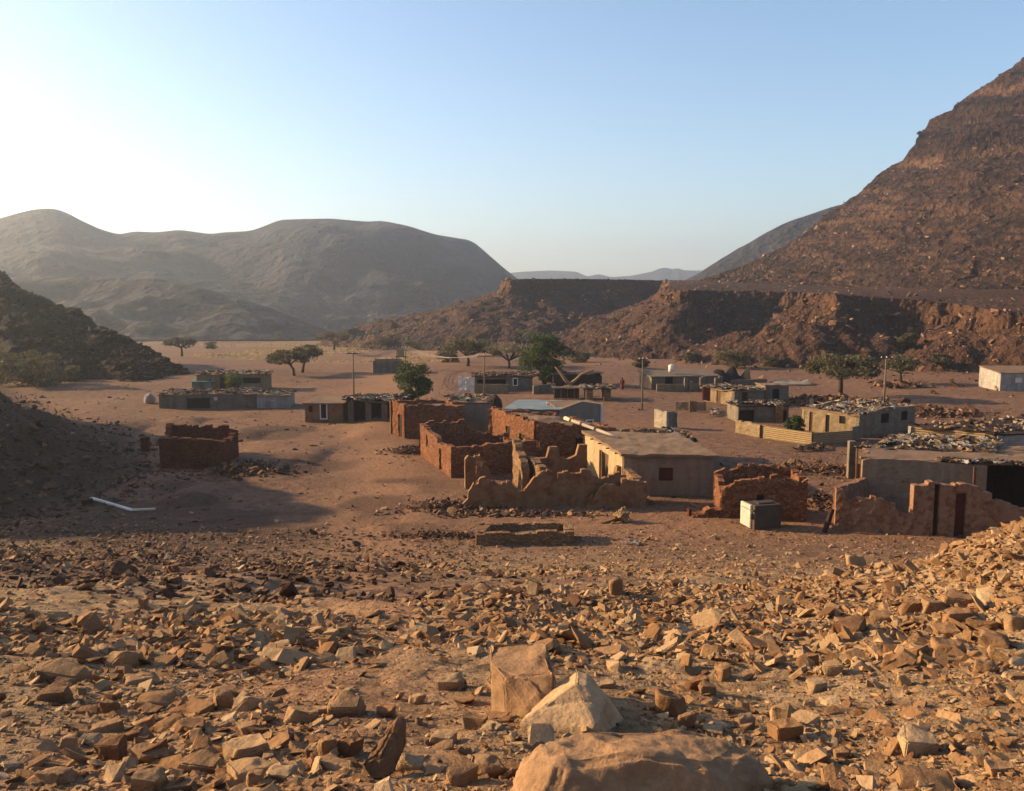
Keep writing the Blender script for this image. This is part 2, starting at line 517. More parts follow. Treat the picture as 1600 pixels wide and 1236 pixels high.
def hill(name, label, mat, sky, tr, tb, zb, prof, amp=1.0, scale=.05, seed=0, nu=300, nv=120, zmap=None, back=.7, pxr=None, strata=0, kindcat="hill", smooth=True, gully=.75, rim=.3):
    """a hill as a real relief: foot line, ridge line, slope between them and a far side that falls away"""
    sky = np.array(sky, float)
    u = np.linspace(sky[0, 0], sky[-1, 0], nu)
    row = np.interp(u, sky[:, 0], sky[:, 1])
    kw = 2
    row = np.convolve(np.pad(row, kw, mode='edge'), np.ones(2 * kw + 1) / (2 * kw + 1), 'valid')
    tr = np.interp(u, *zip(*tr)); tb = np.interp(u, *zip(*tb)); zb = np.interp(u, *zip(*zb))
    zr = CAM_H + tan_el(row) * tr
    if zmap:      # walk up the banded slope until it meets the ridge line
        nom = TRn = np.convolve(np.pad(tr, 40, mode='edge'), np.ones(81) / 81, 'valid')
        kz = np.convolve(np.pad((zr - zb), 40, mode='edge'), np.ones(81) / 81, 'valid')
        pr = list(prof) + [(2.0, 2.05)]
        Sg = np.linspace(.02, 1.9, 1600); te = tan_el(row); tr = tr.copy(); smax = np.ones(nu)
        for c in range(nu):
            zz = np.interp(zb[c] + kz[c] * np.interp(Sg, *zip(*pr)), *zmap)
            tt = tb[c] + (nom[c] - tb[c]) * Sg
            e = (zz - CAM_H) / tt >= te[c]
            smax[c] = Sg[int(np.argmax(e))] if e.any() else 1.0
        tr = tb + (nom - tb) * smax; tend = nom * 1.02 + .35 * (nom - tb)
    a = (u - 800) / F_PX
    a = a / (CP + SP * SP / CP) * 1.0
    v = np.concatenate([np.linspace(0, 1, nv), 1 + np.linspace(.01, 1.3, 26) ** 1.3])
    S, U = np.meshgrid(v, np.arange(nu), indexing='ij')
    TR, TB, ZB, ZR, A = tr[U], tb[U], zb[U], zr[U], a[U]
    if zmap:
        v = np.linspace(0, 1, nv); S, U = np.meshgrid(v, np.arange(nu), indexing='ij')
        TR, TB, ZB, ZR, A = tr[U], tb[U], zb[U], zr[U], a[U]
        T = TB + (tend[U] - TB) * S; S = (T - TB) / (nom[U] - TB)
    else:
        T = TB + (TR - TB) * S
    X = A * T; Y = T
    g = np.interp(np.minimum(S, 1), *zip(*prof))
    Zi = (lambda z: np.interp(z, zmap[1], zmap[0])) if zmap else (lambda z: z)
    Zf = (lambda z: np.interp(z, zmap[0], zmap[1])) if zmap else (lambda z: z)
    ZRs = ZR
    Zs = ZB + (ZRs - ZB) * g
    if zmap:
        Zs = ZB + kz[U] * np.interp(S, *zip(*pr))
    H = np.maximum(ZR - ZB, .5)
    env = sstep(0, .1, S) * (rim + (1 - rim) * sstep(1.0, .8, S))
    nz = fbm(X * scale, Y * scale, 5, seed) - gully * np.abs(fbm(X * scale * .5 + 9, Y * scale * .5, 2, seed + 20))
    if zmap:
        Zs = Zs + 1.2 * amp * env * fbm(X * .03, Y * .03, 3, seed)
        Z = Zf(Zs)
        env = sstep(0, .1, S) * (.25 + .75 * sstep(0, .2, smax[U] - S))
        Z = Z + amp * env * (.8 * fbm3(X * .07, Y * .07, Z * .30, 4, seed) + .35 * noise3(X * .3, Y * .3, Z * 1.1, seed + 3))
        Zr = np.interp(zb + kz * np.interp(smax, *zip(*pr)), *zmap)
        Z = np.where(S > smax[U], np.minimum(Z, Zr[U]) - back * (T - TR), Z)
    else:
        Zs = Zs + amp * nz * env
        Z = Zf(Zs)
    if not zmap: Z = np.where(S > 1, Z - (S - 1) * (TR - TB) * back, Z)
    dx = fbm3(X * scale * 1.6, Y * scale * 1.6, Z * scale * 5, 4, seed + 40) * amp * .55 * env
    if zmap:
        cm = np.gradient(np.array(zmap[1], float), np.array(zmap[0], float))
        cmk = sstep(1.1, 1.9, np.interp(Zs, zmap[0], cm)) * env
        dx = dx + cmk * (2.6 * fbm(X * .13, Y * .13, 3, seed + 60) - 1.2 * np.abs(noise2(X * .3, Y * .3, seed + 65)))
    me = grid_mesh(name, X + dx, Y - dx, Z, smooth=smooth)
    o = link(name, me, mat)
    tag(o, label, kindcat, kind="structure")
    return X + dx, Y - dx, Z

# big mountain beside the village, horizontal cliff bands
zm = ([-50, 36, 37, 48, 49, 58, 62, 72, 75, 84, 87, 95, 97.5, 108, 111, 300], [-50, 35, 37.5, 47, 49.5, 57, 69, 73.5, 81, 86, 94, 97, 104, 109, 117, 306])
MX = hill("mountain", "tall dark red mountain with horizontal cliff bands above the village", MAT['mountain'],
     [(1062, 450), (1085, 441), (1100, 434), (1140, 420), (1180, 404), (1210, 390), (1240, 371), (1270, 348), (1300, 325), (1330, 302), (1355, 280), (1385, 255), (1404, 243), (1408, 228), (1420, 214), (1430, 200), (1436, 184), (1470, 168), (1500, 142), (1530, 126), (1560, 106), (1600, 76), (1680, 30), (1800, -40), (2000, -130), (2300, -180)],
     [(1062, 322), (1200, 326), (1300, 331), (1400, 344), (1600, 383), (1800, 420), (2300, 430)],
     [(1062, 300), (1200, 285), (1300, 258), (1400, 232), (1500, 210), (1600, 196), (1800, 170), (2300, 130)],
     [(1062, 8), (1300, 6), (1500, 5), (1700, 4), (2300, 2)],
     [(0, 0), (.12, .07), (.3, .24), (.6, .56), (1, 1)], amp=1.7, scale=.06, seed=301, nu=560, nv=420, zmap=zm, kindcat="mountain", smooth=False, gully=.25)
# a further shoulder of the same range
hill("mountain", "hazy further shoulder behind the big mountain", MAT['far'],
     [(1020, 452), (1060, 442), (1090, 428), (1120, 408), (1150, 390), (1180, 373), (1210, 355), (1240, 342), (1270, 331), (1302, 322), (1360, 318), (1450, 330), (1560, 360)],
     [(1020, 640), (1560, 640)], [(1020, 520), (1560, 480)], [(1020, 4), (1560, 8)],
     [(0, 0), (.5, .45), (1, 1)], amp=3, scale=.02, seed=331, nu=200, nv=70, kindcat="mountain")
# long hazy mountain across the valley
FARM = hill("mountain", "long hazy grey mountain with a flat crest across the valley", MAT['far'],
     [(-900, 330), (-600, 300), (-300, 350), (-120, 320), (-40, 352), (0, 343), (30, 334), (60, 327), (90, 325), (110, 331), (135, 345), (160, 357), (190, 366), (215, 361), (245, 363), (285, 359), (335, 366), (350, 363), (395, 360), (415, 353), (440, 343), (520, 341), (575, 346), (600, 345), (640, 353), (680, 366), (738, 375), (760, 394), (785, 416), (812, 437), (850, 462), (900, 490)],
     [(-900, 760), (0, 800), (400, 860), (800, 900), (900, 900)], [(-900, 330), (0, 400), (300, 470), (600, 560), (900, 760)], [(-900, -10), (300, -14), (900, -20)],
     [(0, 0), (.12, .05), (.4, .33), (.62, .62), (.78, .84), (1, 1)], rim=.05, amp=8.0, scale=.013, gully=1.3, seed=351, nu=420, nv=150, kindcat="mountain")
# lower spur in front of it
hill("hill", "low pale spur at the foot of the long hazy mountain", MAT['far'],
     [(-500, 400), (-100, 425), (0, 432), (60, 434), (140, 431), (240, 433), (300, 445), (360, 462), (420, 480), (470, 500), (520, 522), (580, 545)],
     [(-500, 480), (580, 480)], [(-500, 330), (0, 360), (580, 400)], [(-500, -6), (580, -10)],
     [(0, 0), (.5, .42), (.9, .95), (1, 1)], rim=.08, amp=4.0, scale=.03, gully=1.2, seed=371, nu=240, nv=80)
# dark nearby hill
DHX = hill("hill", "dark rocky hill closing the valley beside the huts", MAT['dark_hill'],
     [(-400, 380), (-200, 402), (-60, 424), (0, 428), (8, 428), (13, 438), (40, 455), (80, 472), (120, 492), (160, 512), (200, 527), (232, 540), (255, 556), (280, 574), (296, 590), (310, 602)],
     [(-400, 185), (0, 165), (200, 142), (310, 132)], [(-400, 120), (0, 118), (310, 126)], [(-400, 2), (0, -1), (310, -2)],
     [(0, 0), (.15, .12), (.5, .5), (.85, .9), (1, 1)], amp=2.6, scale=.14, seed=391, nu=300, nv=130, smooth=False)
# blue hills at the end of the valley
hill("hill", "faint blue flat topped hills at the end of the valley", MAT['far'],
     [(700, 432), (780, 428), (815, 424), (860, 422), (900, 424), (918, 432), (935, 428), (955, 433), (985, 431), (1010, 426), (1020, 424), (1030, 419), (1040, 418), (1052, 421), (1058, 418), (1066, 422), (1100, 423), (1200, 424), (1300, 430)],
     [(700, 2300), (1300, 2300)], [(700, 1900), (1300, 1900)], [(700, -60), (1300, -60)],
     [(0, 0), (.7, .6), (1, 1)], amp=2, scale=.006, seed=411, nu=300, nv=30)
# ------------------------------------------------------------------ building materials
def rubble_mat(name, a, b, c, mortar, scale=6.5):
    t = NT(name); P = t.geo.outputs["Position"]
    d = t.n("VectorMath", {"operation": 'ADD'}); t.set(d, "0", P)
    wob = t.n("TexNoise", Scale=3.0, Detail=2.0); t.set(wob, "Vector", P)
    s = t.n("VectorMath", {"operation": 'SCALE'}); t.set(s, "0", wob.outputs["Color"]); s.inputs["Scale"].default_value = .15
    t.set(d, "1", s.outputs[0])
    vec = t.mapv(d.outputs[0], (1, 1, 1.55))
    v = t.vor(scale, vec); e = t.vor(scale, vec, 'DISTANCE_TO_EDGE')
    sx = t.n("SeparateColor"); t.set(sx, "0", v.outputs["Color"])
    n = t.noise(9, P, 5, .7); nb = t.noise(.5, P, 4)
    col = t.ramp(sx.outputs[0], [(0, a), (.5, b), (1, c)])
    col = t.mix(.7, col, t.ramp(n, [(.25, .6), (.75, 1.3)]), 'MULTIPLY')
    col = t.mix(.7, col, t.ramp(nb, [(.3, .7), (.7, 1.2)]), 'MULTIPLY')
    mo = t.ramp(e.outputs["Distance"], [(.0, .55), (.07, 0.0)])
    col = t.mix(mo, col, mortar)
    h = t.ramp(e.outputs["Distance"], [(0, .3), (.14, 1)])
    bp = t.bump(h, 1.0, .06); bp = t.bump(n, .6, .02, bp)
    return t.done(col, bp)

def plaster_mat(name, a, b, under, amount=.5, scale=1.0):
    t = NT(name); P = t.geo.outputs["Position"]
    n1 = t.noise(1.1 * scale, P, 6, .65); n2 = t.noise(7, P, 5, .7)
    st = t.noise(1.6, t.mapv(P, (1.4, 1.4, .22)), 4)
    col = t.ramp(n2, [(.3, a), (.7, b)])
    col = t.mix(.6, col, t.ramp(st, [(.3, .68), (.65, 1.15)]), 'MULTIPLY')
    m = t.ramp(n1, [(amount, 0), (amount + .13, .85)])
    u = t.mix(.6, under, t.ramp(n2, [(.3, .5), (.7, 1.4)]), 'MULTIPLY')
    col = t.mix(m, col, u)
    h = t.math('SUBTRACT', n2, t.math('MULTIPLY', m, .6))
    return t.done(col, t.bump(h, .7, .03))

def block_mat(name, a, b, rows=5.0):
    t = NT(name); P = t.geo.outputs["Position"]
    st = t.noise(1.1, t.mapv(P, (1.5, 1.5, .25)), 5, .65)
    n = t.noise(2.0, P, 6, .65); n2 = t.noise(11, P, 4, .7)
    z = t.n("SeparateXYZ"); t.set(z, "0", P)
    fr = t.math('FRACT', t.math('MULTIPLY', z.outputs[2], rows))
    joint = t.ramp(fr, [(0, 0), (.07, 1), (.93, 1), (1, 0)])
    v = t.vor(2.3, t.mapv(P, (1, 1, 2.2)))
    sx = t.n("SeparateColor"); t.set(sx, "0", v.outputs["Color"])
    col = t.ramp(n, [(.3, a), (.7, b)])
    col = t.mix(.5, col, t.ramp(sx.outputs[0], [(0, .75), (1, 1.2)]), 'MULTIPLY')
    col = t.mix(.5, col, t.ramp(n2, [(.3, .7), (.7, 1.25)]), 'MULTIPLY')
    col = t.mix(t.math('MULTIPLY', t.math('SUBTRACT', 1.0, joint), .45), col, sc(a, .5))
    col = t.mix(.7, col, t.ramp(st, [(.3, .5), (.6, 1.15)]), 'MULTIPLY')
    return t.done(col, t.bump(joint, .5, .03, t.bump(n2, .5, .02)))

def plain_mat(name, a, b, scale=6, rough=.9, bump=.4, metal=0):
    t = NT(name); P = t.geo.outputs["Position"]
    n = t.noise(scale, P, 5, .7); n2 = t.noise(scale * .2, P, 3)
    col = t.ramp(n, [(.3, a), (.7, b)])
    col = t.mix(.5, col, t.ramp(n2, [(.3, .7), (.7, 1.2)]), 'MULTIPLY')
    return t.done(col, t.bump(n, bump, .02), rough, metal, .95 if 'paint' in name or 'cream' in name or 'dented' in name else .62)

def isl_mat(name, stops, scale=8, rough=.95, bump=.5, big=None):
    """every loose piece of the mesh its own tone"""
    t = NT(name); P = t.geo.outputs["Position"]
    n = t.noise(scale, P, 5, .7)
    col = t.ramp(t.geo.outputs["Random Per Island"], stops)
    col = t.mix(.6, col, t.ramp(n, [(.28, .6), (.72, 1.35)]), 'MULTIPLY')
    return t.done(col, t.bump(n, bump, .02), rough)

def stripe_mat(name, a, b, freq=7):
    t = NT(name); P = t.geo.outputs["Position"]
    z = t.n("SeparateXYZ"); t.set(z, "0", P)
    w = t.math('SINE', t.math('MULTIPLY', z.outputs[2], freq * 6.283))
    n = t.noise(3, P, 5, .7)
    col = t.ramp(n, [(.3, a), (.7, b)])
    col = t.mix(.5, col, t.ramp(w, [(0, .6), (.5, 1.1)]), 'MULTIPLY')
    return t.done(col, t.bump(w, .6, .04))

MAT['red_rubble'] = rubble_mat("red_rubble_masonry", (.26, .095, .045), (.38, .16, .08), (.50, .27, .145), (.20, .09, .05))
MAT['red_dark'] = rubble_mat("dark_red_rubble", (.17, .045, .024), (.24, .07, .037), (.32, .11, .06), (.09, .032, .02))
MAT['tan_rubble'] = rubble_mat("tan_rubble_masonry", (.36, .20, .10), (.46, .28, .15), (.56, .38, .22), (.26, .15, .085), 6.0)
MAT['mud_plaster'] = plaster_mat("mud_plaster", (.34, .185, .095), (.43, .255, .14), (.27, .11, .055), .49)
MAT['yellow_plaster'] = plaster_mat("yellow_plaster", (.52, .40, .235), (.62, .50, .32), (.40, .26, .15), .62)
MAT['pink_plaster'] = plaster_mat("pinkish_plaster", (.37, .25, .175), (.46, .33, .24), (.32, .15, .085), .56, 1.6)
MAT['pink_wall'] = plaster_mat("worn_pinkish_wall", (.36, .20, .125), (.45, .28, .185), (.27, .115, .06), .47, 2.4)
MAT['grey_plaster'] = plaster_mat("grey_plaster", (.30, .26, .22), (.38, .33, .28), (.48, .44, .40), .58)
MAT['tan_block'] = block_mat("tan_block_wall", (.36, .27, .165), (.46, .36, .23))
MAT['grey_block'] = block_mat("grey_block_wall", (.22, .185, .15), (.32, .275, .225))
MAT['lit_block'] = block_mat("lit_block_wall", (.44, .39, .31), (.56, .50, .41))
MAT['white_wall'] = block_mat("whitish_wall", (.46, .44, .42), (.58, .56, .53))
MAT['fence_stripe'] = stripe_mat("ribbed_yellow_fence", (.50, .36, .19), (.62, .47, .27), 6)
MAT['fence_stone'] = rubble_mat("yellow_stone_fence", (.48, .36, .20), (.58, .45, .26), (.66, .54, .35), (.36, .24, .13), 7)
MAT['earth_roof'] = plain_mat("earth_roof", (.26, .17, .115), (.37, .255, .175), 3, bump=.8)
MAT['pale_roof'] = plain_mat("pale_earth_roof", (.26, .175, .115), (.38, .27, .18), 2.2, bump=1.0)
MAT['blue_roof'] = plain_mat("faded_blue_sheet_metal", (.24, .32, .37), (.33, .41, .45), 2, .6, .3)
MAT['dark_cloth'] = plain_mat("black_cloth", (.012, .011, .011), (.032, .028, .026), 5)
MAT['dark_green'] = plain_mat("dark_green_tarpaulin", (.02, .035, .025), (.045, .06, .045), 5)
MAT['wood'] = plain_mat("weathered_wood", (.13, .075, .04), (.24, .15, .085), 12)
MAT['dark_wood'] = plain_mat("dark_wood", (.045, .026, .018), (.09, .055, .036), 12)
MAT['grey_wood'] = plain_mat("grey_wood_post", (.20, .16, .12), (.30, .25, .19), 12)
MAT['dead_wood'] = plain_mat("bleached_dead_wood", (.40, .26, .14), (.55, .38, .22), 9)
MAT['white_paint'] = plain_mat("white_paint", (.68, .66, .62), (.80, .78, .74), 4, .7, .2)
MAT['cream_pipe'] = plain_mat("cream_pipe", (.66, .56, .40), (.76, .68, .52), 4, .6, .2)
MAT['red_shutter'] = plain_mat("dark_red_shutter", (.10, .028, .018), (.16, .05, .03), 8)
MAT['void'] = plain_mat("shaded_interior", (.02, .015, .012), (.04, .03, .024), 5)  # near black: shade inside openings put into the colour
MAT['tin'] = plain_mat("lit_dented_tin", (.50, .50, .45), (.64, .63, .56), 3, .45, .25, .25)
MAT['tin_shade'] = plain_mat("shaded_tin", (.085, .07, .06), (.14, .115, .095), 3, .6, .3)  # shaded counterpart of the lit tin, shade put into the colour
MAT['turquoise'] = plain_mat("turquoise_sheet", (.13, .26, .26), (.20, .35, .34), 3)
MAT['red_cloth'] = plain_mat("red_cloth", (.22, .04, .03), (.32, .07, .05), 8)
MAT['skin'] = plain_mat("skin", (.16, .085, .05), (.2, .11, .07), 8)
MAT['junk_stone'] = isl_mat("roof_stone", [(0, (.16, .09, .06)), (.4, (.33, .2, .12)), (.8, (.45, .33, .22)), (1, (.5, .4, .3))])
MAT['junk_dark'] = isl_mat("dark_scrap", [(0, (.012, .012, .012)), (.6, (.035, .03, .028)), (1, (.10, .07, .05))])
MAT['junk_white'] = isl_mat("white_scrap", [(0, (.24, .21, .18)), (.6, (.40, .37, .33)), (1, (.62, .59, .54))])
MAT['junk_wood'] = isl_mat("scrap_wood", [(0, (.10, .06, .035)), (.6, (.24, .16, .09)), (1, (.4, .3, .18))])
MAT['junk_tin'] = isl_mat("scrap_tin", [(0, (.2, .24, .26)), (.6, (.38, .42, .43)), (1, (.3, .2, .13))], rough=.6)
JUNK = ['junk_stone', 'junk_dark', 'junk_white', 'junk_wood', 'junk_tin']

# ------------------------------------------------------------------ stones
def chip_points(rng, jit=.42, extra=3):
    """corners of a broken block: each pulled in by its own amount, some knocked off"""
    P = []
    sk = (rng.uniform(-.35, .35), rng.uniform(-.35, .35))
    drop = rng.randrange(8) if rng.random() < .6 else -1
    for k in range(8):
        x, y, z = (k & 1) * 2 - 1, (k >> 1 & 1) * 2 - 1, (k >> 2) * 2 - 1
        if k == drop:
            P += [(x, y * .25, z * rng.uniform(.3, 1)), (x * .3, y, z * rng.uniform(.2, .9)), (x * .6, y * .6, z * rng.uniform(-.2, .8))]
            continue
        P.append((x * (1 - rng.uniform(0, jit)) + sk[0] * z * .5, y * (1 - rng.uniform(0, jit)) + sk[1] * z * .5, z * (1 - rng.uniform(0, jit * .9))))
    for k in range(extra):
        q = Vector([rng.gauss(0, 1) for _ in range(3)]).normalized() * rng.uniform(.95, 1.12)
        P.append((max(-1.05, min(1.05, q.x * 1.25)), max(-1.05, min(1.05, q.y * 1.25)), max(-1, min(1, q.z * 1.1))))
    return P
def hull_stone(rng, n=12, flat=(1, 1, 1)):
    bm = bmesh.new()
    for p in chip_points(rng, .45, rng.randint(1, 5)):
        bm.verts.new((p[0] * flat[0] * .5, p[1] * flat[1] * .5, p[2] * flat[2] * .5))
    r = bmesh.ops.convex_hull(bm, input=bm.verts)
    bmesh.ops.delete(bm, geom=[v for v in bm.verts if not v.link_faces], context='VERTS')
    bmesh.ops.triangulate(bm, faces=bm.faces)
    bmesh.ops.recalc_face_normals(bm, faces=bm.faces)
    bm.verts.index_update()
    V = np.array([v.co[:] for v in bm.verts]); T = np.array([[v.index for v in f.verts] for f in bm.faces])
    bm.free()
    return V, T
_rs = random.Random(5)
STONES = [hull_stone(_rs, _rs.randint(9, 14), (1, _rs.uniform(.6, .95), _rs.uniform(.28, .7))) for _ in range(30)]

def scatter_mesh(name, pos, size, seed, mat, flat=1.0, sink=.2, tilt=.35):
    """many loose stones as one mesh"""
    rs = np.random.RandomState(seed); N = len(pos)
    which = rs.randint(0, len(STONES), N)
    Vs, Ls, off = [], [], 0
    for k, (V, T) in enumerate(STONES):
        idx = np.nonzero(which == k)[0]
        if not len(idx): continue
        n = len(idx); rz = rs.uniform(0, 6.283, n); tx = rs.normal(0, tilt, n); ty = rs.normal(0, tilt, n)
        c, s_ = np.cos(rz), np.sin(rz)
        S = size[idx][:, None] * np.stack([rs.uniform(.8, 1.3, n), rs.uniform(.7, 1.1, n), rs.uniform(.6, 1.1, n) * flat], -1)
        W = V[None] * S[:, None, :]
        y1 = W[..., 1] * np.cos(tx)[:, None] - W[..., 2] * np.sin(tx)[:, None]
        z1 = W[..., 1] * np.sin(tx)[:, None] + W[..., 2] * np.cos(tx)[:, None]
        x2 = W[..., 0] * np.cos(ty)[:, None] + z1 * np.sin(ty)[:, None]
        z2 = -W[..., 0] * np.sin(ty)[:, None] + z1 * np.cos(ty)[:, None]
        X = x2 * c[:, None] - y1 * s_[:, None]; Y = x2 * s_[:, None] + y1 * c[:, None]
        Z = z2 - z2.min(1)[:, None] - size[idx][:, None] * sink
        P = pos[idx]
        Vs.append(np.stack([X + P[:, None, 0], Y + P[:, None, 1], Z + P[:, None, 2]], -1).reshape(-1, 3))
        Ls.append((T[None] + (np.arange(n) * len(V))[:, None, None] + off).reshape(-1)); off += n * len(V)
    L = np.concatenate(Ls)
    me = mesh_np(name, np.vstack(Vs), L, np.full(len(L) // 3, 3))
    return link(name, me, mat)

# ------------------------------------------------------------------ walls
def wall(name, p0, p1, thick, tops, mat, parent, openings=(), z0=0.0, base=-.6, step=.28, rough=.03, rag=.08, seed=0, label=None, reveal=None):
    """upright wall whose outer face runs p0 -> p1 with the inside on its left; tops = [(fraction, height)]; openings = [(u0, u1, z0, z1)] in metres"""
    p0 = np.array(p0[:2], float); p1 = np.array(p1[:2], float)
    L = float(np.hypot(*(p1 - p0))); d = (p1 - p0) / L; nrm = np.array([-d[1], d[0]])
    ht = max(h for _, h in tops) + rag
    us = list(np.linspace(0, L, max(2, int(L / step) + 1))); zs = list(np.arange(base, ht + step, step))
    for o in openings:
        us += [o[0], o[1]]; zs += [o[2], o[3]]
    ed = [(np.floor(0) + q + .5 * noise2(np.array([q * 3.7 + seed]), np.array([1.0]), seed)[0] * .5) * .34 for q in range(1, int(L / .34))] if rag >= .05 else []
    for e_ in ed: us += [e_ - .012, e_ + .012]
    if L < .6: us = list(np.linspace(0, L, 3)) + us
    us = np.unique(np.round(us, 3)); zs = np.unique(np.round(zs, 3))
    us = us[np.insert(np.diff(us) > .006, 0, True)]; zs = zs[np.insert(np.diff(zs) > .01, 0, True)]
    tp = np.interp(us / L, *zip(*tops))
    tp = tp + rag * (.6 * noise2(us * 1.3 + seed * 3.1, us * 0 + seed, seed + 1) + .25 * noise2(us * 6 + seed, us * 0 + seed, seed + 2))
    if ed:
        bi = np.searchsorted(np.array(ed), us).astype(float)
        tp = tp + rag * 1.25 * _h(bi, bi * 0, bi * 0, seed + 3) + rag * .8 * _h(np.floor(bi / 3), bi * 0, bi * 0, seed + 4)
    n, k = len(us), len(zs)
    U, Zg = np.meshgrid(us, zs, indexing='ij')
    Zc = np.minimum(Zg, np.maximum(tp[:, None], base + .02))
    X = p0[0] + d[0] * U; Y = p0[1] + d[1] * U
    def disp(X, Y, Z, s):
        a = rough * (noise3(X * 3.3, Y * 3.3, Z * 4.2, s) + .6 * noise3(X * 7, Y * 7, Z * 8, s + 1))
        return a
    a = disp(X, Y, Zc, seed + 5); b = disp(X + 9, Y, Zc, seed + 9)
    F = np.stack([X - nrm[0] * a, Y - nrm[1] * a, Zc + z0], -1)
    B = np.stack([X + nrm[0] * (thick + b), Y + nrm[1] * (thick + b), Zc + z0], -1)
    V = np.concatenate([F.reshape(-1, 3), B.reshape(-1, 3)]); N = n * k
    um = (us[:-1] + us[1:]) / 2; zm_ = (zs[:-1] + zs[1:]) / 2
    solid = np.maximum(tp[:-1], tp[1:])[:, None] > zs[None, :-1] + 1e-3
    for o in openings:
        solid &= ~(((um > o[0]) & (um < o[1]))[:, None] & ((zm_ > o[2]) & (zm_ < o[3]))[None, :])
    fs = []
    I = lambda i, j: i * k + j
    S = lambda i, j: 0 <= i < n - 1 and 0 <= j < k - 1 and solid[i, j]
    for i in range(n - 1):
        for j in range(k - 1):
            if not solid[i, j]: continue
            q = (I(i, j), I(i + 1, j), I(i + 1, j + 1), I(i, j + 1))
            fs.append(q); fs.append(tuple(v + N for v in q[::-1]))
            if not S(i, j - 1): fs.append((q[0], q[0] + N, q[1] + N, q[1]))
            if not S(i, j + 1): fs.append((q[2], q[2] + N, q[3] + N, q[3]))
            if not S(i - 1, j): fs.append((q[3], q[3] + N, q[0] + N, q[0]))
            if not S(i + 1, j): fs.append((q[1], q[1] + N, q[2] + N, q[2]))
    m = MB(); m.add(V, fs)
    o = m.build(name, mat, parent)
    if label: o["label"] = label
    return o

def fill(parent, p0, p1, o, mat, kind='window', frame=None, z0=0.0, depth=.14, label=None):
    """shutter, door leaf or dark panel for the shade inside, set back in an opening, with a frame where the house has one"""
    p0 = np.array(p0[:2], float); p1 = np.array(p1[:2], float)
    L = np.hypot(*(p1 - p0)); d = (p1 - p0) / L; nr = np.array([-d[1], d[0]])
    ang = math.atan2(d[1], d[0]); u = (o[0] + o[1]) / 2; zc = z0 + (o[2] + o[3]) / 2
    w, h = o[1] - o[0], o[3] - o[2]
    c = p0 + d * u + nr * depth
    m = MB().box((c[0], c[1], zc), (w + .02, .05, h + .02), rotz(ang))
    for q in (-.25, .25):
        m.box((c[0] + d[0] * w * q - nr[0] * .03, c[1] + d[1] * w * q - nr[1] * .03, zc), (w * .4, .03, h * .9), rotz(ang))
    r = m.build(kind, MAT[mat], parent, label=label)
    if frame:
        f = MB(); t = .11; c2 = p0 + d * u + nr * -.03
        for s_ in (-1, 1):
            f.box((c2[0] + d[0] * s_ * (w / 2 + t / 2), c2[1] + d[1] * s_ * (w / 2 + t / 2), zc), (t, .1, h + .22), rotz(ang))
            f.box((c2[0], c2[1], zc + s_ * (h / 2 + t / 2)), (w - .004, .1, t), rotz(ang))
        fo = f.build("frame", MAT[frame], None, base=tuple(parent.location))
        fo.parent = r; fo.location = (0, 0, 0)
    return r

def slab(name, quad, mat, parent, thick=.14, over=.0, rag=.05, seed=0, n=14, sag=0.0, label=None, jag=0.0):
    """roof sheet: quad = four (x, y, z) corners in order around"""
    Q = [np.array(q, float) for q in quad]
    c = sum(Q) / 4
    Q = [q + np.append((q - c)[:2] / (np.linalg.norm((q - c)[:2]) + 1e-9) * over, 0) for q in Q]
    s = np.linspace(0, 1, n)
    A, B = np.meshgrid(s, s, indexing='ij')
    A = A + rag * .25 * noise2(B * 9 + seed, A * 9, seed); B2 = B + rag * .25 * noise2(A * 9, B * 9 + seed, seed + 3)
    P = (Q[0] * ((1 - A) * (1 - B2))[..., None] + Q[1] * (A * (1 - B2))[..., None] + Q[2] * (A * B2)[..., None] + Q[3] * ((1 - A) * B2)[..., None])
    z = P[..., 2] + rag * fbm(P[..., 0] * .9, P[..., 1] * .9, 3, seed + 7) - sag * (1 - (2 * A - 1) ** 2) * (1 - (2 * B - 1) ** 2)
    T = P.copy(); T[..., 2] = z; Bt = P.copy(); Bt[..., 2] = z - thick
    V = np.concatenate([T.reshape(-1, 3), Bt.reshape(-1, 3)]); N = n * n
    f = []
    for i in range(n - 1):
        for j in range(n - 1):
            q = (i * n + j, (i + 1) * n + j, (i + 1) * n + j + 1, i * n + j + 1)
            f += [q, tuple(v + N for v in q[::-1])]
    for i in range(n - 1):
        for (a, b) in ((i * n, (i + 1) * n), ((i + 1) * n + n - 1, i * n + n - 1), (i + 1, i), ((n - 1) * n + i, (n - 1) * n + i + 1)):
            f.append((a, a + N, b + N, b))
    m = MB().add(V, f)
    return m.build(name, MAT[mat], parent, label=label)

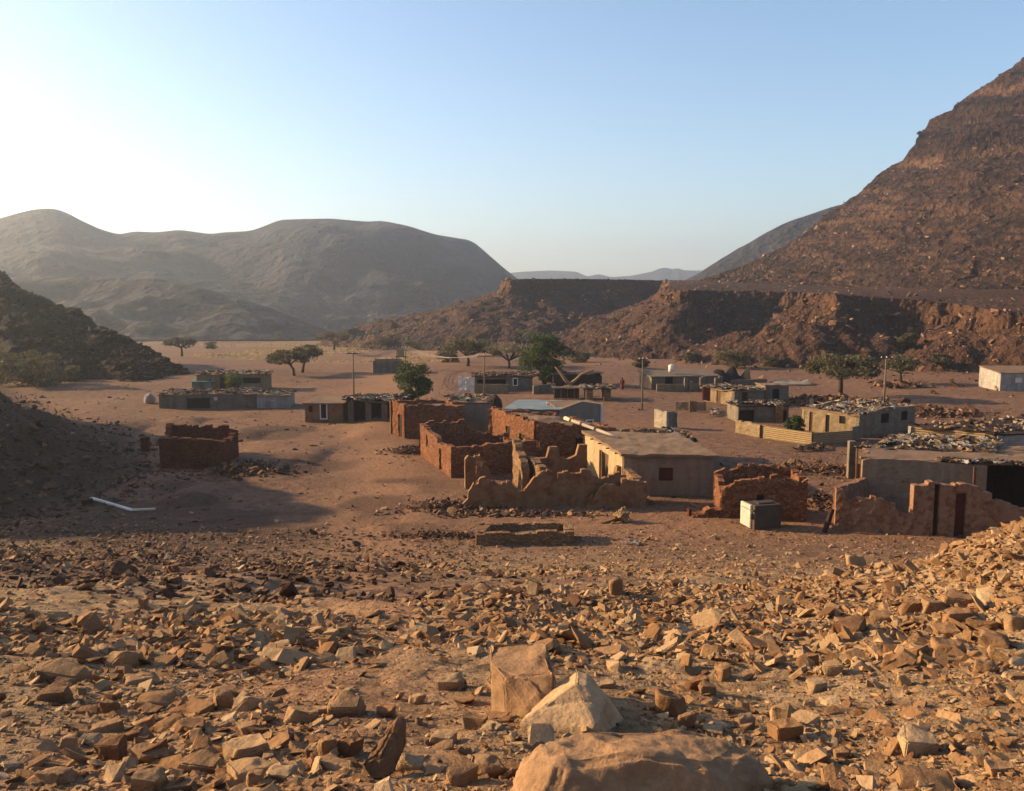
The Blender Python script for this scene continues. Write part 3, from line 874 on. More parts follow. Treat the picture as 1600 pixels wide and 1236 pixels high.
def junk(name, label, quad, n, seed, mixw=(5, 3, 2, 2, 1), size=(.15, .5), flat=False):
    """scraps and stones weighing down a roof: nobody could count them"""
    rs = random.Random(seed); m = MB(); Q = [np.array(q, float) for q in quad]
    kinds = random.Random(seed + 1).choices(range(5), mixw, k=n)
    for i in range(n):
        a, b = rs.uniform(-.02, 1.02), rs.uniform(-.02, 1.02)
        P = Q[0] * (1 - a) * (1 - b) + Q[1] * a * (1 - b) + Q[2] * a * b + Q[3] * (1 - a) * b
        s = rs.uniform(*size); k = kinds[i]
        if k == 0 or (k == 1 and rs.random() < .4):
            V, T = STONES[rs.randrange(len(STONES))]
            m.addn(V @ roteul(rs.uniform(-.4, .4), rs.uniform(-.4, .4), rs.uniform(0, 6)).T * s + P + np.array([0, 0, s * .22]), T, k)
        elif k == 3:
            m.box(P + np.array([0, 0, .08 + rs.uniform(0, .15)]), (s * rs.uniform(2, 5), .1, .05), roteul(rs.uniform(-.1, .1), rs.uniform(-.2, .2), rs.uniform(0, 6)), k)
        else:
            g = 4; w = s * rs.uniform(.8, 2.2); l = s * rs.uniform(.6, 1.3)
            X, Y = np.meshgrid(np.linspace(-w / 2, w / 2, g), np.linspace(-l / 2, l / 2, g), indexing='ij')
            Zt = np.array([[rs.uniform(-.07, .12) for _ in range(g)] for _ in range(g)])
            V = np.stack([X, Y, Zt], -1).reshape(-1, 3)
            V = np.concatenate([V, V - np.array([0, 0, .025])]) @ roteul(rs.uniform(-.25, .25), rs.uniform(-.25, .25), rs.uniform(0, 6)).T + P + np.array([0, 0, .12])
            f = []
            for x in range(g - 1):
                for y in range(g - 1):
                    q = (x * g + y, (x + 1) * g + y, (x + 1) * g + y + 1, x * g + y + 1)
                    f += [q, tuple(v + g * g for v in q[::-1])]
            for x in range(g - 1):
                for (c_, d_) in ((x * g, (x + 1) * g), ((x + 1) * g + g - 1, x * g + g - 1), (x + 1, x), ((g - 1) * g + x, (g - 1) * g + x + 1)):
                    f.append((c_, c_ + g * g, d_ + g * g, d_))
            m.add(V, f, k)
    o = m.build(name, [MAT[j] for j in JUNK], None, base=tuple(sum(Q) / 4))
    return tag(o, label, "debris", kind="stuff")

def V2(p): return np.array(p[:2], float)
def hrow(row, p, gzv=None):
    """height above local ground of a pixel row seen on the vertical through p"""
    return at_y(800, row, p[1])[2] - (p[2] if gzv is None else gzv)

def house(name, label, cat, quad, h, mat, thick=.3, op=None, rag=.05, rough=.025, seed=0, group=None, sides="FRBL", z0=None, mats=None, step=.28, tops=None):
    """four walls around a plan; h = heights at NL, NR, FR, FL; op = {side: [(u0, u1, z0, z1, filling, frame)]} in fractions of the side"""
    q = [V2(p) for p in quad]
    if z0 is None: z0 = min(gzf(*p) for p in q)
    c = sum(q) / 4
    e = thing(name, label, cat, (c[0], c[1], z0), group)
    names = {"F": (0, 1), "R": (1, 2), "B": (2, 3), "L": (3, 0)}
    for s in sides:
        i, j = names[s]
        a, b = q[i], q[j]; d = (b - a) / np.linalg.norm(b - a)
        if s in "LR":
            a = a + d * (thick + .004); b = b - d * (thick + .004)
        L = np.linalg.norm(b - a)
        ops = [(o[0] * L, o[1] * L, o[2], o[3]) for o in (op or {}).get(s, ())]
        tp = (tops or {}).get(s) or [(0, h[i]), (1, h[j])]
        w = wall("wall", a, b, thick, tp, MAT[(mats or {}).get(s, mat)], e, ops, z0=z0, seed=seed + i * 13, rough=rough, rag=rag, step=step)
        for o, om in zip((op or {}).get(s, ()), ops):
            if len(o) > 4 and o[4]:
                fill(e, a, b, om, o[4], 'door' if o[2] < .3 else 'window', o[5] if len(o) > 5 else None, z0=z0)
    return e, q, z0
def roofq(q, z0, h, dz=0.0):
    return [(q[i][0], q[i][1], z0 + h[i] + dz) for i in range(4)]
# ------------------------------------------------------------------ the village
G1 = "huts of the desert village"
def quad_from(nl, nr, depth, skew=0.0):
    """plan from two near corners; depth backwards"""
    a, b = V2(nl), V2(nr); d = (b - a) / np.linalg.norm(b - a); n = np.array([-d[1], d[0]])
    return [a, b, b + n * depth + d * skew, a + n * depth + d * skew]

# --- red stone store with a doorway in its sunny end
nl = gp(635, 686); fl = V2(at_y(609, 640, nl[1] + 2.6)); hA = hrow(631, nl)
nr = V2(at_y(726, 640, nl[1] + .3))
qA = [V2(nl), nr, nr + fl - V2(nl) + np.array([0, 1.2]), fl]
eA, qA, zA = house("stone_store", "tall red rubble store with a narrow doorway in its sunny end, bushy tree behind", "store", qA, [hA, hA - .15, hA, hA + .1], "red_rubble",
    .4, {"L": [(.52, .84, -.3, 2.1, 'dark_wood')]}, rag=.07, rough=.05, seed=1, group=G1, step=.2)
slab("roof", roofq(qA, zA, [hA - .3] * 4), "earth_roof", eA, .15, -.45, .06, 3)

# --- roofless court with stepped wall
nl = gp(705, 747); fl = V2(gp(655, 710)); h = hrow(699, nl)
nr = V2(at_z(838, 689, h + nl[2]))
fr = nr + (fl - V2(nl)) * .8
z0 = gzf(*nl[:2])
eB = thing("courtyard", "open roofless red stone court with a stepped wall end and a slit doorway", "ruin", (*(V2(nl) + nr) / 2, z0), G1)
wall("wall", nl, nr, .42, [(0, h), (.25, h - .1), (.6, h + .05), (1, h + .1)], MAT['red_rubble'], eB, z0=z0, rough=.05, rag=.06, seed=21, step=.2)
d = (V2(nl) - fl); L = np.linalg.norm(d); d /= L
hl = hrow(665, gp(655, 710))
wall("wall", fl + d * .43, V2(nl) - d * .43, .42, [(0, hl + .1), (.16, hl + .1), (.3, hl - .05), (.6, hl - .1), (.63, hl - .45), (.8, hl - .5), (.82, h - .05), (1, h)], MAT['red_rubble'], eB,
     [(L * .2, L * .25, .9, 1.9), (L * .61, L * .68, -.2, 1.55)], z0=z0, rough=.05, rag=.05, seed=25, step=.2)
wall("wall", fr, fl, .4, [(0, 1.3), (.3, 1.7), (.45, 2.6), (1, hl + .1)], MAT['red_rubble'], eB, z0=z0, rough=.05, rag=.1, seed=29, step=.2)
wall("wall", nr - d * .42, fr + d * .42, .4, [(0, h), (.35, 1.3), (.6, 1.0), (.85, 1.5), (1, 1.4)], MAT['red_rubble'], eB, z0=z0, rough=.07, rag=.22, seed=33, step=.2)

# --- long red stone house with two dark openings in the lit wall
n2 = V2(at_z(838, 659, 3.05)); f2 = V2(at_z(765, 637, 3.05)); r2 = V2(at_z(962, 669, 2.75))
qC = [n2, r2, r2 + (f2 - n2) * .9, f2]
eC, qC, zC = house("stone_house", "long red rubble house with two dark openings in its sunlit wall, earth roof", "house", qC, [3.05, 2.75, 2.75, 3.1], "red_rubble", .4,
    {"L": [(.36, .46, .7, 2.0, 'dark_wood'), (.68, .82, .15, 1.75, 'dark_wood')], "F": [(.5, .64, .3, 1.9, 'void')]}, rag=.09, rough=.05, seed=41, group=G1, z0=0.0, step=.2)
slab("roof", roofq(qC, zC, [2.85, 2.6, 2.6, 2.9]), "earth_roof", eC, .18, -.4, .12, 43, sag=-.15)
eCq = qC
# lower red wall with a rubble top running on towards the plastered house
# --- plastered house with lit yellow end
hE = 2.55
a = V2(at_z(975, 712, hE)); b = V2(at_z(1116, 714, hE - .05)); c = V2(at_z(1058, 682, hE)); dd = V2(at_z(912, 676, hE))
zE = 0.0
eE, qE, zE = house("plastered_house", "low plastered house with a sunlit yellow end wall, tall open doorway and earth roof", "house", [a, b, c, dd], [hE, hE - .05, hE, hE], "mud_plaster", .3,
    {"L": [(.42, .66, -.3, 2.0, 'wood')], "F": [(.39, .55, .95, 1.8, 'red_shutter', None)]}, rag=.02, rough=.02, seed=61, group=G1, z0=0.0, mats={"L": "yellow_plaster", "F": "pink_plaster"})
slab("roof", roofq(qE, zE, [hE + .06, hE + .01, hE + .06, hE + .06], .1), "pale_roof", eE, .17, .28, .05, 63, n=22)
m = MB()
for k in range(5):
    p = qE[0] + (qE[3] - qE[0]) * (.1 + .2 * k)
    m2 = MB().tube([(p[0] - .3, p[1], hE - .02), (p[0] + .7, p[1] + .1, hE)], .05, 6)
    m2.build("roof_beam", MAT['wood'], eE)

# --- striped cream pole lying up across that roof
P0 = np.array(at_y(966, 689, 60.3)); P1 = np.array(at_y(882, 653, 63.0))
P0[2] = hE + .22
tp = thing("pole", "cream banded pole slanting up over the edge of the earth roof", "pole", tuple(P0))
dv = P1 - P0
m = MB().tube([P0 + dv * t for t in np.linspace(0, 1, 7)], [.085, .1, .11, .115, .12, .125, .13], 10); m.build("shaft", MAT['cream_pipe'], tp, smooth=True)
for t in (.42, .68, .88):
    MB().tube([P0 + dv * (t - .012), P0 + dv * (t + .012)], .145, 10).build("band", MAT['wood'], tp)

# --- crumbling rooms in front
def W(e, p0, p1, th, tops, mat, seed, ops=(), rag=.1, z0=0.0, rough=.045):
    return wall("wall", p0, p1, th, tops, MAT[mat], e, ops, z0=z0, rough=rough, rag=rag, seed=seed, step=.18)
p0 = V2(gp(713, 796)); p1 = V2(gp(978, 787))
eD = thing("ruined_house", "roofless crumbling plastered rooms with jagged broken walls and a wide gap", "ruin", (*(p0 + p1) / 2, 0), G1)
def hh(row, px):
    t = (px - 713) / (978 - 713.); p = p0 + (p1 - p0) * t
    return at_y(px, row, p[1])[2]
prof = [(713, 794), (722, 786), (735, 770), (741, 757), (750, 750), (770, 748), (778, 752), (796, 755), (803, 762), (806, 768), (821, 768), (823, 764), (832, 748), (845, 739), (870, 740), (905, 738), (940, 741), (978, 738)]
W(eD, p0, p1, .34, [((px - 713) / 265., max(.05, hh(r, px))) for px, r in prof], 'mud_plaster', 71, rag=.15)
q0 = V2(at_y(727, 760, 56.6)); q1 = V2(at_y(768, 760, 56.9))
W(eD, q0, q1, .45, [(0, 2.0), (.1, 2.25), (.6, 2.15), (.68, 1.6), (.85, 1.7), (1, 1.0)], 'mud_plaster', 75, rag=.12)
W(eD, V2(p0) + np.array([1.05, 3.0]), V2(p0) + np.array([1.2, .5]), .4, [(0, 1.9), (.3, 1.2), (.6, .8), (1, .5)], 'red_rubble', 77, rag=.2)
a = V2(at_y(801, 750, 58.7)); b = V2(at_y(816, 770, 55.6))
W(eD, a, b, .5, [(0, 2.75), (.25, 2.65), (.35, 2.3), (.7, 2.1), (.9, 1.9), (1, 1.2)], 'tan_rubble', 81, rag=.1)
a2 = V2(at_y(822, 750, 57.8)); b2 = V2(at_y(843, 775, 54.7))
W(eD, a2, b2, .5, [(0, 2.1), (.2, 2.05), (.8, 1.75), (1, 1.75)], 'tan_rubble', 85, rag=.12)
k0 = V2(at_y(833, 745, 58.9)); k1 = V2(at_y(917, 745, 59.6))
W(eD, k0, k1, .4, [(0, 1.55), (.29, 1.6), (.295, 2.3), (.45, 2.3), (.455, 1.6), (.65, 1.45), (.8, 1.7), (.805, 2.45), (1, 2.4)], 'mud_plaster', 89, rag=.04)
W(eD, V2(at_y(975, 760, 54.9)) + np.array([0, .44]), k1 + np.array([1.9, -1.2]), .4, [(0, 1.7), (.5, 1.5), (1, 1.2)], 'mud_plaster', 91, rag=.1)
s0 = V2(gp(918, 793)); s1 = V2(gp(1010, 793))
W(eD, s0, s1, .42, [(0, .15), (.07, .75), (.18, 1.15), (.32, 1.4), (.6, 1.55), (1, 1.5)], 'mud_plaster', 93, rag=.16)
W(eD, s1 + np.array([0, .44]), V2(at_y(984, 770, s1[1] + 2.2)), .42, [(0, 1.5), (.5, 1.7), (1, 2.0)], 'tan_rubble', 97, rag=.1)

# --- small round topped ruin
nl = gp(1126, 809); nr = gp(1260, 815); h = hrow(762, nl)
q = quad_from(nl, nr, 3.0, -.3)
tF = [(0, h), (.12, h + .42), (.3, h + .5), (.5, h + .55), (.85, h + .72), (.92, h + .5), (1, h + .75)]
eG, qG, zG = house("stone_hut", "small roofless red stone hut with a curved broken wall top and a tiny niche window", "ruin", q, [h + .1, h + .8, h + .7, h + .2], "red_rubble", .38,
    {"F": [(.42, .5, .95, 1.45, 'void')]}, rag=.12, rough=.06, seed=111, group=G1, step=.18,
    tops={"F": tF, "B": [(0, h + .5), (.3, h + .85), (.7, h + .8), (1, h + .25)], "L": [(0, h + .3), (.5, h + .1), (1, h)], "R": [(0, h + .75), (.5, h + .5), (1, h + .6)]})

# --- metal tank, sunlit end and shaded side put into its colours
p = gp(1171, 827); pr = gp(1212, 823)
w = abs(pr[0] - p[0]); hT = hrow(789, p)
el = thing("metal_tank", "dented metal tank on bare ground, end coloured pale as lit, long side dark as shaded", "tank", (p[0] + w / 2, p[1] + .8, p[2]))
def rounded_box(name, c, d, rz, mat, parent, bev=.12):
    bm = bmesh.new(); bmesh.ops.create_cube(bm, size=1)
    bmesh.ops.scale(bm, vec=d, verts=bm.verts)
    bmesh.ops.bevel(bm, geom=bm.edges[:], offset=bev, segments=3, affect='EDGES')
    bmesh.ops.rotate(bm, cent=(0, 0, 0), matrix=Matrix.Rotation(rz, 3, 'Z'), verts=bm.verts)
    bmesh.ops.translate(bm, vec=Vector(c) - parent.location, verts=bm.verts)
    me = bpy.data.meshes.new(name); bm.to_mesh(me); bm.free()
    return link(name, me, MAT[mat], parent)
zc = p[2] + hT / 2
rounded_box("body", (p[0] + w / 2 + .05, p[1] + .6, zc - .02), (w, 1.15, hT), R(14), 'tin_shade', el, .025)
rounded_box("end_panel", (p[0] - .02, p[1] + .62, zc), (.16, 1.1, hT - .08), R(14), 'tin', el, .03)
rounded_box("rim", (p[0] + w / 2, p[1] + .6, p[2] + hT * .78), (w + .2, 1.19, .07), R(14), 'tin_shade', el, .03)
rounded_box("lid", (p[0] + w * .55, p[1] + .6, p[2] + hT + .02), (w * .6, .6, .07), R(14), 'tin_shade', el, .03)
MB().box((p[0] + .1, p[1] - .04, zc + .05), (.12, .08, .3), rotz(R(2))).build("latch", MAT['tin_shade'], el)

# --- open water trough
f0 = gp(744, 852); f1 = gp(897, 850); hT = .58
z0 = (f0[2] + f1[2]) / 2
b0 = V2(at_z(759, 817, z0 + hT)); b1 = V2(at_z(895, 815, z0 + hT))
et = thing("stone_trough", "long low stone trough with a rubble filled inside, standing open in front of the ruins", "trough", (*(V2(f0) + V2(f1)) / 2, z0))
for (a, b, s_) in ((V2(f0), V2(f1), 1), (V2(f1), b1, 2), (b1, b0, 3), (b0, V2(f0), 4)):
    d = (b - a) / np.linalg.norm(b - a); tr = .0 if s_ in (1, 3) else .344
    wall("wall", a + d * tr, b - d * tr, .5 if s_ == 2 else .34, [(0, hT), (.5, hT - .03), (1, hT + .02)], MAT['tan_rubble'], et, z0=z0, rough=.03, rag=.05, seed=120 + s_, step=.16)
slab("bed", [(*(V2(f0) + .3), z0 + .22), (*(V2(f1) + np.array([-.3, .3])), z0 + .2), (*(b1 - .3), z0 + .25), (*(b0 + np.array([.3, -.3])), z0 + .2)], "earth_roof", et, .2, 0, .12, 127)

# --- ruined enclosure with a doorway, beside the tank
c0 = gp(1304, 829); zI = c0[2]
g0 = V2(at_y(1424, 842, c0[1] - .9)); g1 = V2(at_y(1546, 840, g0[1] - .3)); e1 = V2(at_y(1680, 840, g1[1] - .5))
hG = at_y(1440, 757, g0[1])[2] - zI
eI = thing("ruined_enclosure", "worn pinkish enclosure wall with a tall gate block, dark doorway and collapsed stretch", "ruin", (*(V2(c0) + g0) / 2, zI), G1)
W(eI, c0, g0, .4, [(0, hrow(762, c0)), (.1, hrow(765, c0)), (.12, hrow(782, c0)), (.3, hrow(777, c0)), (.6, hrow(777, c0)), (.7, 1.55), (.8, 1.5), (.9, 1.25), (1, 1.2)], 'pink_wall', 131, rag=.08, z0=zI)
Lg = np.linalg.norm(g1 - g0)
W(eI, g0, g1, .55, [(0, hG), (.25, hG + .1), (.5, hG), (.85, hG - .05), (.9, hG - .3), (1, hG - .4)], 'pink_wall', 135, [(Lg * .265, Lg * .335, -.3, 2.75), (Lg * .54, Lg * .68, -.3, 2.3)], rag=.07, z0=zI)
fill(eI, g0, g1, (Lg * .54, Lg * .68, -.3, 2.3), 'red_shutter', 'door', None, zI, .2)
fill(eI, g0, g1, (Lg * .265, Lg * .335, -.3, 2.75), 'dark_wood', 'door', None, zI, .3, label="narrow blocked slit beside the doorway")
W(eI, g1, e1, .4, [(0, hG - .8), (.2, hG - 1.0), (.6, hG - 1.1), (1, hG - .9)], 'pink_wall', 139, rag=.1, z0=zI)
bl = V2(at_y(1346, 760, c0[1] + 4.2)); hB = at_y(1346, 716, bl[1])[2] - zI
W(eI, bl + np.array([0, -.05]), V2(c0) + np.array([0, .44]), .36, [(0, hB - 1.1), (1, hrow(763, c0))], 'pink_wall', 141, rag=.05, z0=zI)
m = MB()
pp = gp(1296, 832); m.tube([(pp[0] - .3, pp[1], pp[2] - .1), (pp[0] + .2, pp[1] + .3, pp[2] + 1.2)], .14, 7); tag(m.build("plank", MAT['dark_wood'], None, base=pp), "dark timber leaning against the corner of the worn enclosure", "timber")

# --- flat pinkish house behind the enclosure with an open bay whose shade is coloured in
br = V2(at_y(1541, 760, c0[1] + 3.0)); be = V2(at_y(1700, 760, c0[1] + 2.4))
eJ = thing("flat_house", "pinkish flat walled house with rust streaks, dark opening and an open bay coloured black for shade", "house", (*(bl + br) / 2, zI), G1)
Lb = np.linalg.norm(br - bl)
oo = (Lb * .42, Lb * .58, .9, 1.75)
hR = at_y(1541, 729, br[1])[2] - zI
W(eJ, bl, br, .3, [(0, hB - .15), (.04, hB), (.5, hB - .03), (1, hR)], 'pink_plaster', 151, [oo], rag=.04, z0=zI, rough=.02)
fill(eJ, bl, br, oo, 'void', 'window', None, zI)
nn = np.array([1.25, 2.8])
bk0, bk1 = bl + nn, be + nn
wall("wall", bk0 + np.array([0, -.05]), bl + np.array([0, .31]), .3, [(0, hB), (1, hB)], MAT['pink_plaster'], eJ, z0=zI, seed=155)
wall("wall", bk1, bk0, .3, [(0, hR), (1, hB)], MAT['void'], eJ, z0=zI, seed=157)  # bay walls coloured near black to stand for the shade inside
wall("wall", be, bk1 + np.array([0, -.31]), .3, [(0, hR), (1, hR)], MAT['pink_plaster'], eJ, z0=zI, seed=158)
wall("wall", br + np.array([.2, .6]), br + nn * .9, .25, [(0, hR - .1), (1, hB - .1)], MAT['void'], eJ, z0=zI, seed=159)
rq = [(*bl, zI + hB), (*be, zI + hR - .05), (*bk1, zI + hR + .1), (*bk0, zI + hB + .05)]
slab("roof", [(r[0], r[1] + (.15 if i < 2 else 0), r[2] + .06) for i, r in enumerate(rq)], "earth_roof", eJ, .12, .0, .06, 161)
MB().box((*(br + np.array([-.75, -.08])), zI + hR * .5), (.14, .08, hR), rotz(0)).build("drainpipe", MAT['wood'], eJ)
mid = lambda t, s_: tuple((np.array(rq[0]) * (1 - t) + np.array(rq[1]) * t) * (1 - s_) + (np.array(rq[3]) * (1 - t) + np.array(rq[2]) * t) * s_)
junk("roof_rubble", "stones, black scraps and sheets along the edge of the pinkish house roof", [mid(.34, .0), mid(1, -.01), mid(1, .25), mid(.36, .2)], 130, 163, (6, 5, 2, 2, 1), (.12, .4))
# standing block pier near it
pc = gp(1332, 748); hp = hrow(690, pc)
ep = thing("block_pier", "thin standing block pier with a low stub beside the pinkish house", "pier", pc)
wall("pier", V2(pc) + np.array([-.3, 0]), V2(pc) + np.array([.14, 0]), .4, [(0, hp), (1, hp)], MAT['grey_block'], ep, z0=pc[2], seed=165, rag=.04)
wall("stub", V2(pc) + np.array([.145, 0]), V2(pc) + np.array([.65, 0]), .4, [(0, 1.1), (1, 1.0)], MAT['tan_rubble'], ep, z0=pc[2], seed=166, rag=.08)

# --- rickety shack roofed with scrap behind the pinkish house
z1 = 0.15; hs = 2.3
s = [V2(at_z(1372, 704, hs)), V2(at_z(1545, 711, hs)), V2(at_z(1560, 690, hs)), V2(at_z(1400, 684, hs))]
eK, qK, zK = house("scrap_shack", "rickety shack of stone piers under a sagging roof of sheets and scrap", "shack", s, [hs - .1] * 4, "tan_rubble", .3,
    {"F": [(.02, .14, -.3, 1.9), (.5, .72, -.3, 1.8), (.76, .97, -.3, 1.8)], "L": [(.2, .75, -.3, 1.9)]}, rag=.1, rough=.06, seed=171, group=G1, z0=z1)
slab("roof", [(x, y, z1 + hs) for x, y in s], "grey_wood", eK, .1, .35, .12, 173, n=18)
junk("roof_rubble", "bleached sheets, cloth and stones heaped on the sagging shack roof", [(x, y, z1 + hs + .02) for x, y in s], 210, 175, (5, 5, 4, 3, 2), (.18, .5))
aw = [V2(at_z(1335, 702, hs)), V2(at_z(1372, 705, hs)), V2(at_z(1400, 686, hs)), V2(at_z(1352, 690, hs))]
ea = thing("awning", "ragged awning of bleached sheets jutting from the scrap roofed shack", "awning", (*aw[0], gzf(*aw[0])))
slab("sheet", [(x, y, z1 + hs - .05 - .1 * i % 2) for i, (x, y) in enumerate(aw)], "junk_white" if False else "pale_roof", ea, .04, .1, .2, 177)
for i in (0, 3):
    MB().tube([(aw[i][0] + .2, aw[i][1], gzf(*aw[i]) - .2), (aw[i][0] + .2, aw[i][1], z1 + hs - .1)], .06, 6).build("post", MAT['wood'], ea)

# --- broad dark roof weighted with stones
hs = 2.3; zz = .2
s = [V2(at_z(1559, 682, hs)), V2(at_z(1720, 684, hs)), V2(at_z(1640, 650, hs)), V2(at_z(1419, 670, hs))]
s[2] = V2(at_z(1600, 652, hs)) + np.array([4, 1.0])
eM, qM, zM = house("broad_hut", "broad low hut, dark stone weighted roof, ochre boarded side and pale grey end", "hut", s, [hs] * 4, "white_wall", .25, {}, seed=181, group=G1, z0=zz, mats={"L": "fence_stripe"}, rag=.02)
rq = [(x, y, zz + hs + .08) for x, y in s]
slab("roof", rq, "dark_wood", eM, .1, .15, .1, 183, n=20)
junk("roof_rubble", "rows of stones holding down the dark roof of the broad hut", rq, 190, 185, (9, 3, 1, 1, .4), (.15, .42))
# sandy roofed hut at the edge
hs = 2.0; zz = .2
s = [V2(at_z(1520, 716, hs + zz)), V2(at_z(1720, 724, hs + zz)), V2(at_z(1740, 700, hs + zz)), V2(at_z(1560, 700, hs + zz))]
eN, qN, zN = house("earth_roofed_hut", "hut with a bare sandy roof squeezed behind the black open bay", "hut", s, [hs] * 4, "mud_plaster", .25, {}, seed=191, group=G1, z0=zz, rag=.02)
slab("roof", [(x, y, zz + hs + .08) for x, y in s], "pale_roof", eN, .1, .15, .1, 193)

# --- block house with stones on its roof and dark windows
nl = gp(1341, 684); rr = V2(at_y(1430, 650, nl[1] + 4.6)); ll = V2(at_y(1253, 650, nl[1] + 4.4))
h = hrow(649, nl)
qL = [V2(nl), rr, rr + ll - V2(nl), ll]
eL, qL, zL = house("block_house", "grey block house with square dark windows and a stone strewn roof, fenced yard beside it", "house", qL, [h, h + .1, h, h], "tan_block", .25,
    {"L": [(.68, .8, 1.05, 1.75, 'void'), (.1, .17, -.3, 1.8, 'wood'), (.42, .5, -.3, 1.7, 'void')], "F": [(.38, .52, 1.0, 1.85, 'void'), (.74, .86, 1.0, 1.85, 'void')]}, seed=201, group=G1, rag=.02,
    mats={"F": "grey_block", "R": "grey_block"}, tops={"F": [(0, h), (.5, h + .45), (1, h + .1)], "B": [(0, h), (.5, h + .45), (1, h)]})  # sides away from the sun greyer: shade put into the colour
rq = [(x, y, zL + h + .06 + (.14 if i in (1, 2) else 0)) for i, (x, y) in enumerate(qL)]
slab("roof", rq, "earth_roof", eL, .12, .08, .06, 203)
junk("roof_rubble", "pale stones, white bags and black sheet covering the block house roof", rq, 210, 205, (6, 3, 5, 1, 1), (.16, .45))
# yellow fence of its yard
f0 = gp(1149, 676); f1 = gp(1188, 684); f2 = gp(1269, 696); f3 = gp(1331, 690)
ef = thing("yard_fence", "yellow sunlit yard wall, stone at one end and ribbed sheet beyond its corner", "fence", f1)
hf = hrow(657, f0)
wall("stone_panel", f0, f1, .2, [(0, hf), (1, hf)], MAT['fence_stone'], ef, z0=f1[2], seed=211, rag=.05, rough=.05)
wall("sheet_panel", V2(f1) + (V2(f2) - V2(f1)) * .01, f2, .12, [(0, hf), (1, hrow(677, f2))], MAT['fence_stripe'], ef, z0=f1[2], seed=212, rag=.015, rough=.01)
wall("sheet_panel", V2(f2) + np.array([.02, .02]), f3, .12, [(0, hrow(677, f2)), (1, hrow(673, f3))], MAT['fence_stripe'], ef, z0=f1[2], seed=213, rag=.015, rough=.01)
for p in (f1, f2):
    MB().box((p[0] - .05, p[1] - .08, p[2] + .5), (.12, .12, 1.3)).build("post", MAT['wood'], ef)
wall("block_panel", f3, V2(gp(1344, 686)), .2, [(0, 1.25), (1, 1.2)], MAT['grey_block'], ef, z0=f3[2], seed=214, rag=.02)
# scrap lean-to inside the yard
p = gp(1153, 660); pr = V2(at_y(1232, 650, p[1] + .5)); h = hrow(633, p)
q = quad_from(p, pr, 3.2)
eO, qO, zO = house("scrap_lean_to", "black scrap and block lean-to behind the yellow yard wall", "lean-to", q, [h - .15] * 4, "grey_block", .25, {"F": [(.02, .32, -.3, h - .5, 'void'), (.78, .96, -.3, h - .6, 'void')]}, seed=221, group=G1, rag=.04)
rq = [(x, y, zO + h - .05) for x, y in q]
slab("roof", rq, "dark_wood", eO, .1, .2, .1, 223)
junk("roof_rubble", "black cloth, stones and tin on the lean-to roof", rq, 110, 225, (4, 7, 2, 2, 1), (.15, .45))
pp = gp(1215, 658)
tag(wall("brick_pillar", V2(pp) + np.array([-.35, -.6]), V2(pp) + np.array([.35, -.6]), .5, [(0, hrow(632, pp)), (1, hrow(632, pp))], MAT['tan_rubble'], None, z0=pp[2], seed=227, rag=.05), "sunlit brick pillar standing against the black lean-to", "pillar")

# --- block hut with a stone roof and a wooden door in the lit side
nl = gp(1147, 634); ll = V2(at_y(1097, 620, nl[1] + 4.2)); rr = V2(at_y(1194, 620, nl[1] + 1.6)); h = hrow(612, nl)
q = [V2(nl), rr, rr + (ll - V2(nl)), ll]
eQ, qQ, zQ = house("block_hut", "block hut, wooden door in its lit side, roof buried in grey stones", "hut", q, [h] * 4, "tan_block", .25,
    {"L": [(.45, .6, -.3, 1.75, 'wood')], "F": [(.25, .45, -.3, 1.7, 'void')]}, seed=231, group=G1, rag=.02, mats={"F": "grey_block", "R": "grey_block"})  # lit side tan, the others coloured grey to stand for shade
rq = [(x, y, zQ + h + .05) for x, y in q]
slab("roof", rq, "earth_roof", eQ, .12, .3, .08, 233)
junk("roof_rubble", "grey stones heaped over the roof of the block hut", [(x, y, z + .05) for x, y, z in rq], 230, 235, (8, 3, 1, 1, 1), (.2, .5))
a = V2(at_y(1194, 620, rr[1] + .6)); b = V2(at_y(1232, 620, rr[1] + 1.0)); q = quad_from(a + np.array([.1, 0]), b, 2.6)
eQ2, q2, z2 = house("annex", "small grey annex with a dark gap built on beside the stone roofed block hut", "hut", q, [2.0] * 4, "grey_block", .25, {"F": [(.3, .6, -.3, 1.6, 'void')]}, seed=241, group=G1, rag=.03)
slab("roof", [(x, y, z2 + 2.06) for x, y in q], "earth_roof", eQ2, .1, .15, .06, 243)
w0 = gp(1056, 640); w1 = gp(1103, 642)
tag(wall("low_wall", w0, w1, .25, [(0, .85), (1, .95)], MAT['tan_block'], None, z0=w0[2], seed=245, rag=.03), "low block wall in front of the wooden doored hut", "wall")
for px in (1079, 1085):
    p = gp(px, 643)
    tag(wall("gate_post", V2(p) + np.array([-.17, -.3]), V2(p) + np.array([.17, -.3]), .3, [(0, 1.15), (1, 1.15)], MAT['tan_rubble'], None, z0=p[2], seed=px, rag=.03), "one of two stubby gate posts before the low block wall", "post", "stubby gate posts")

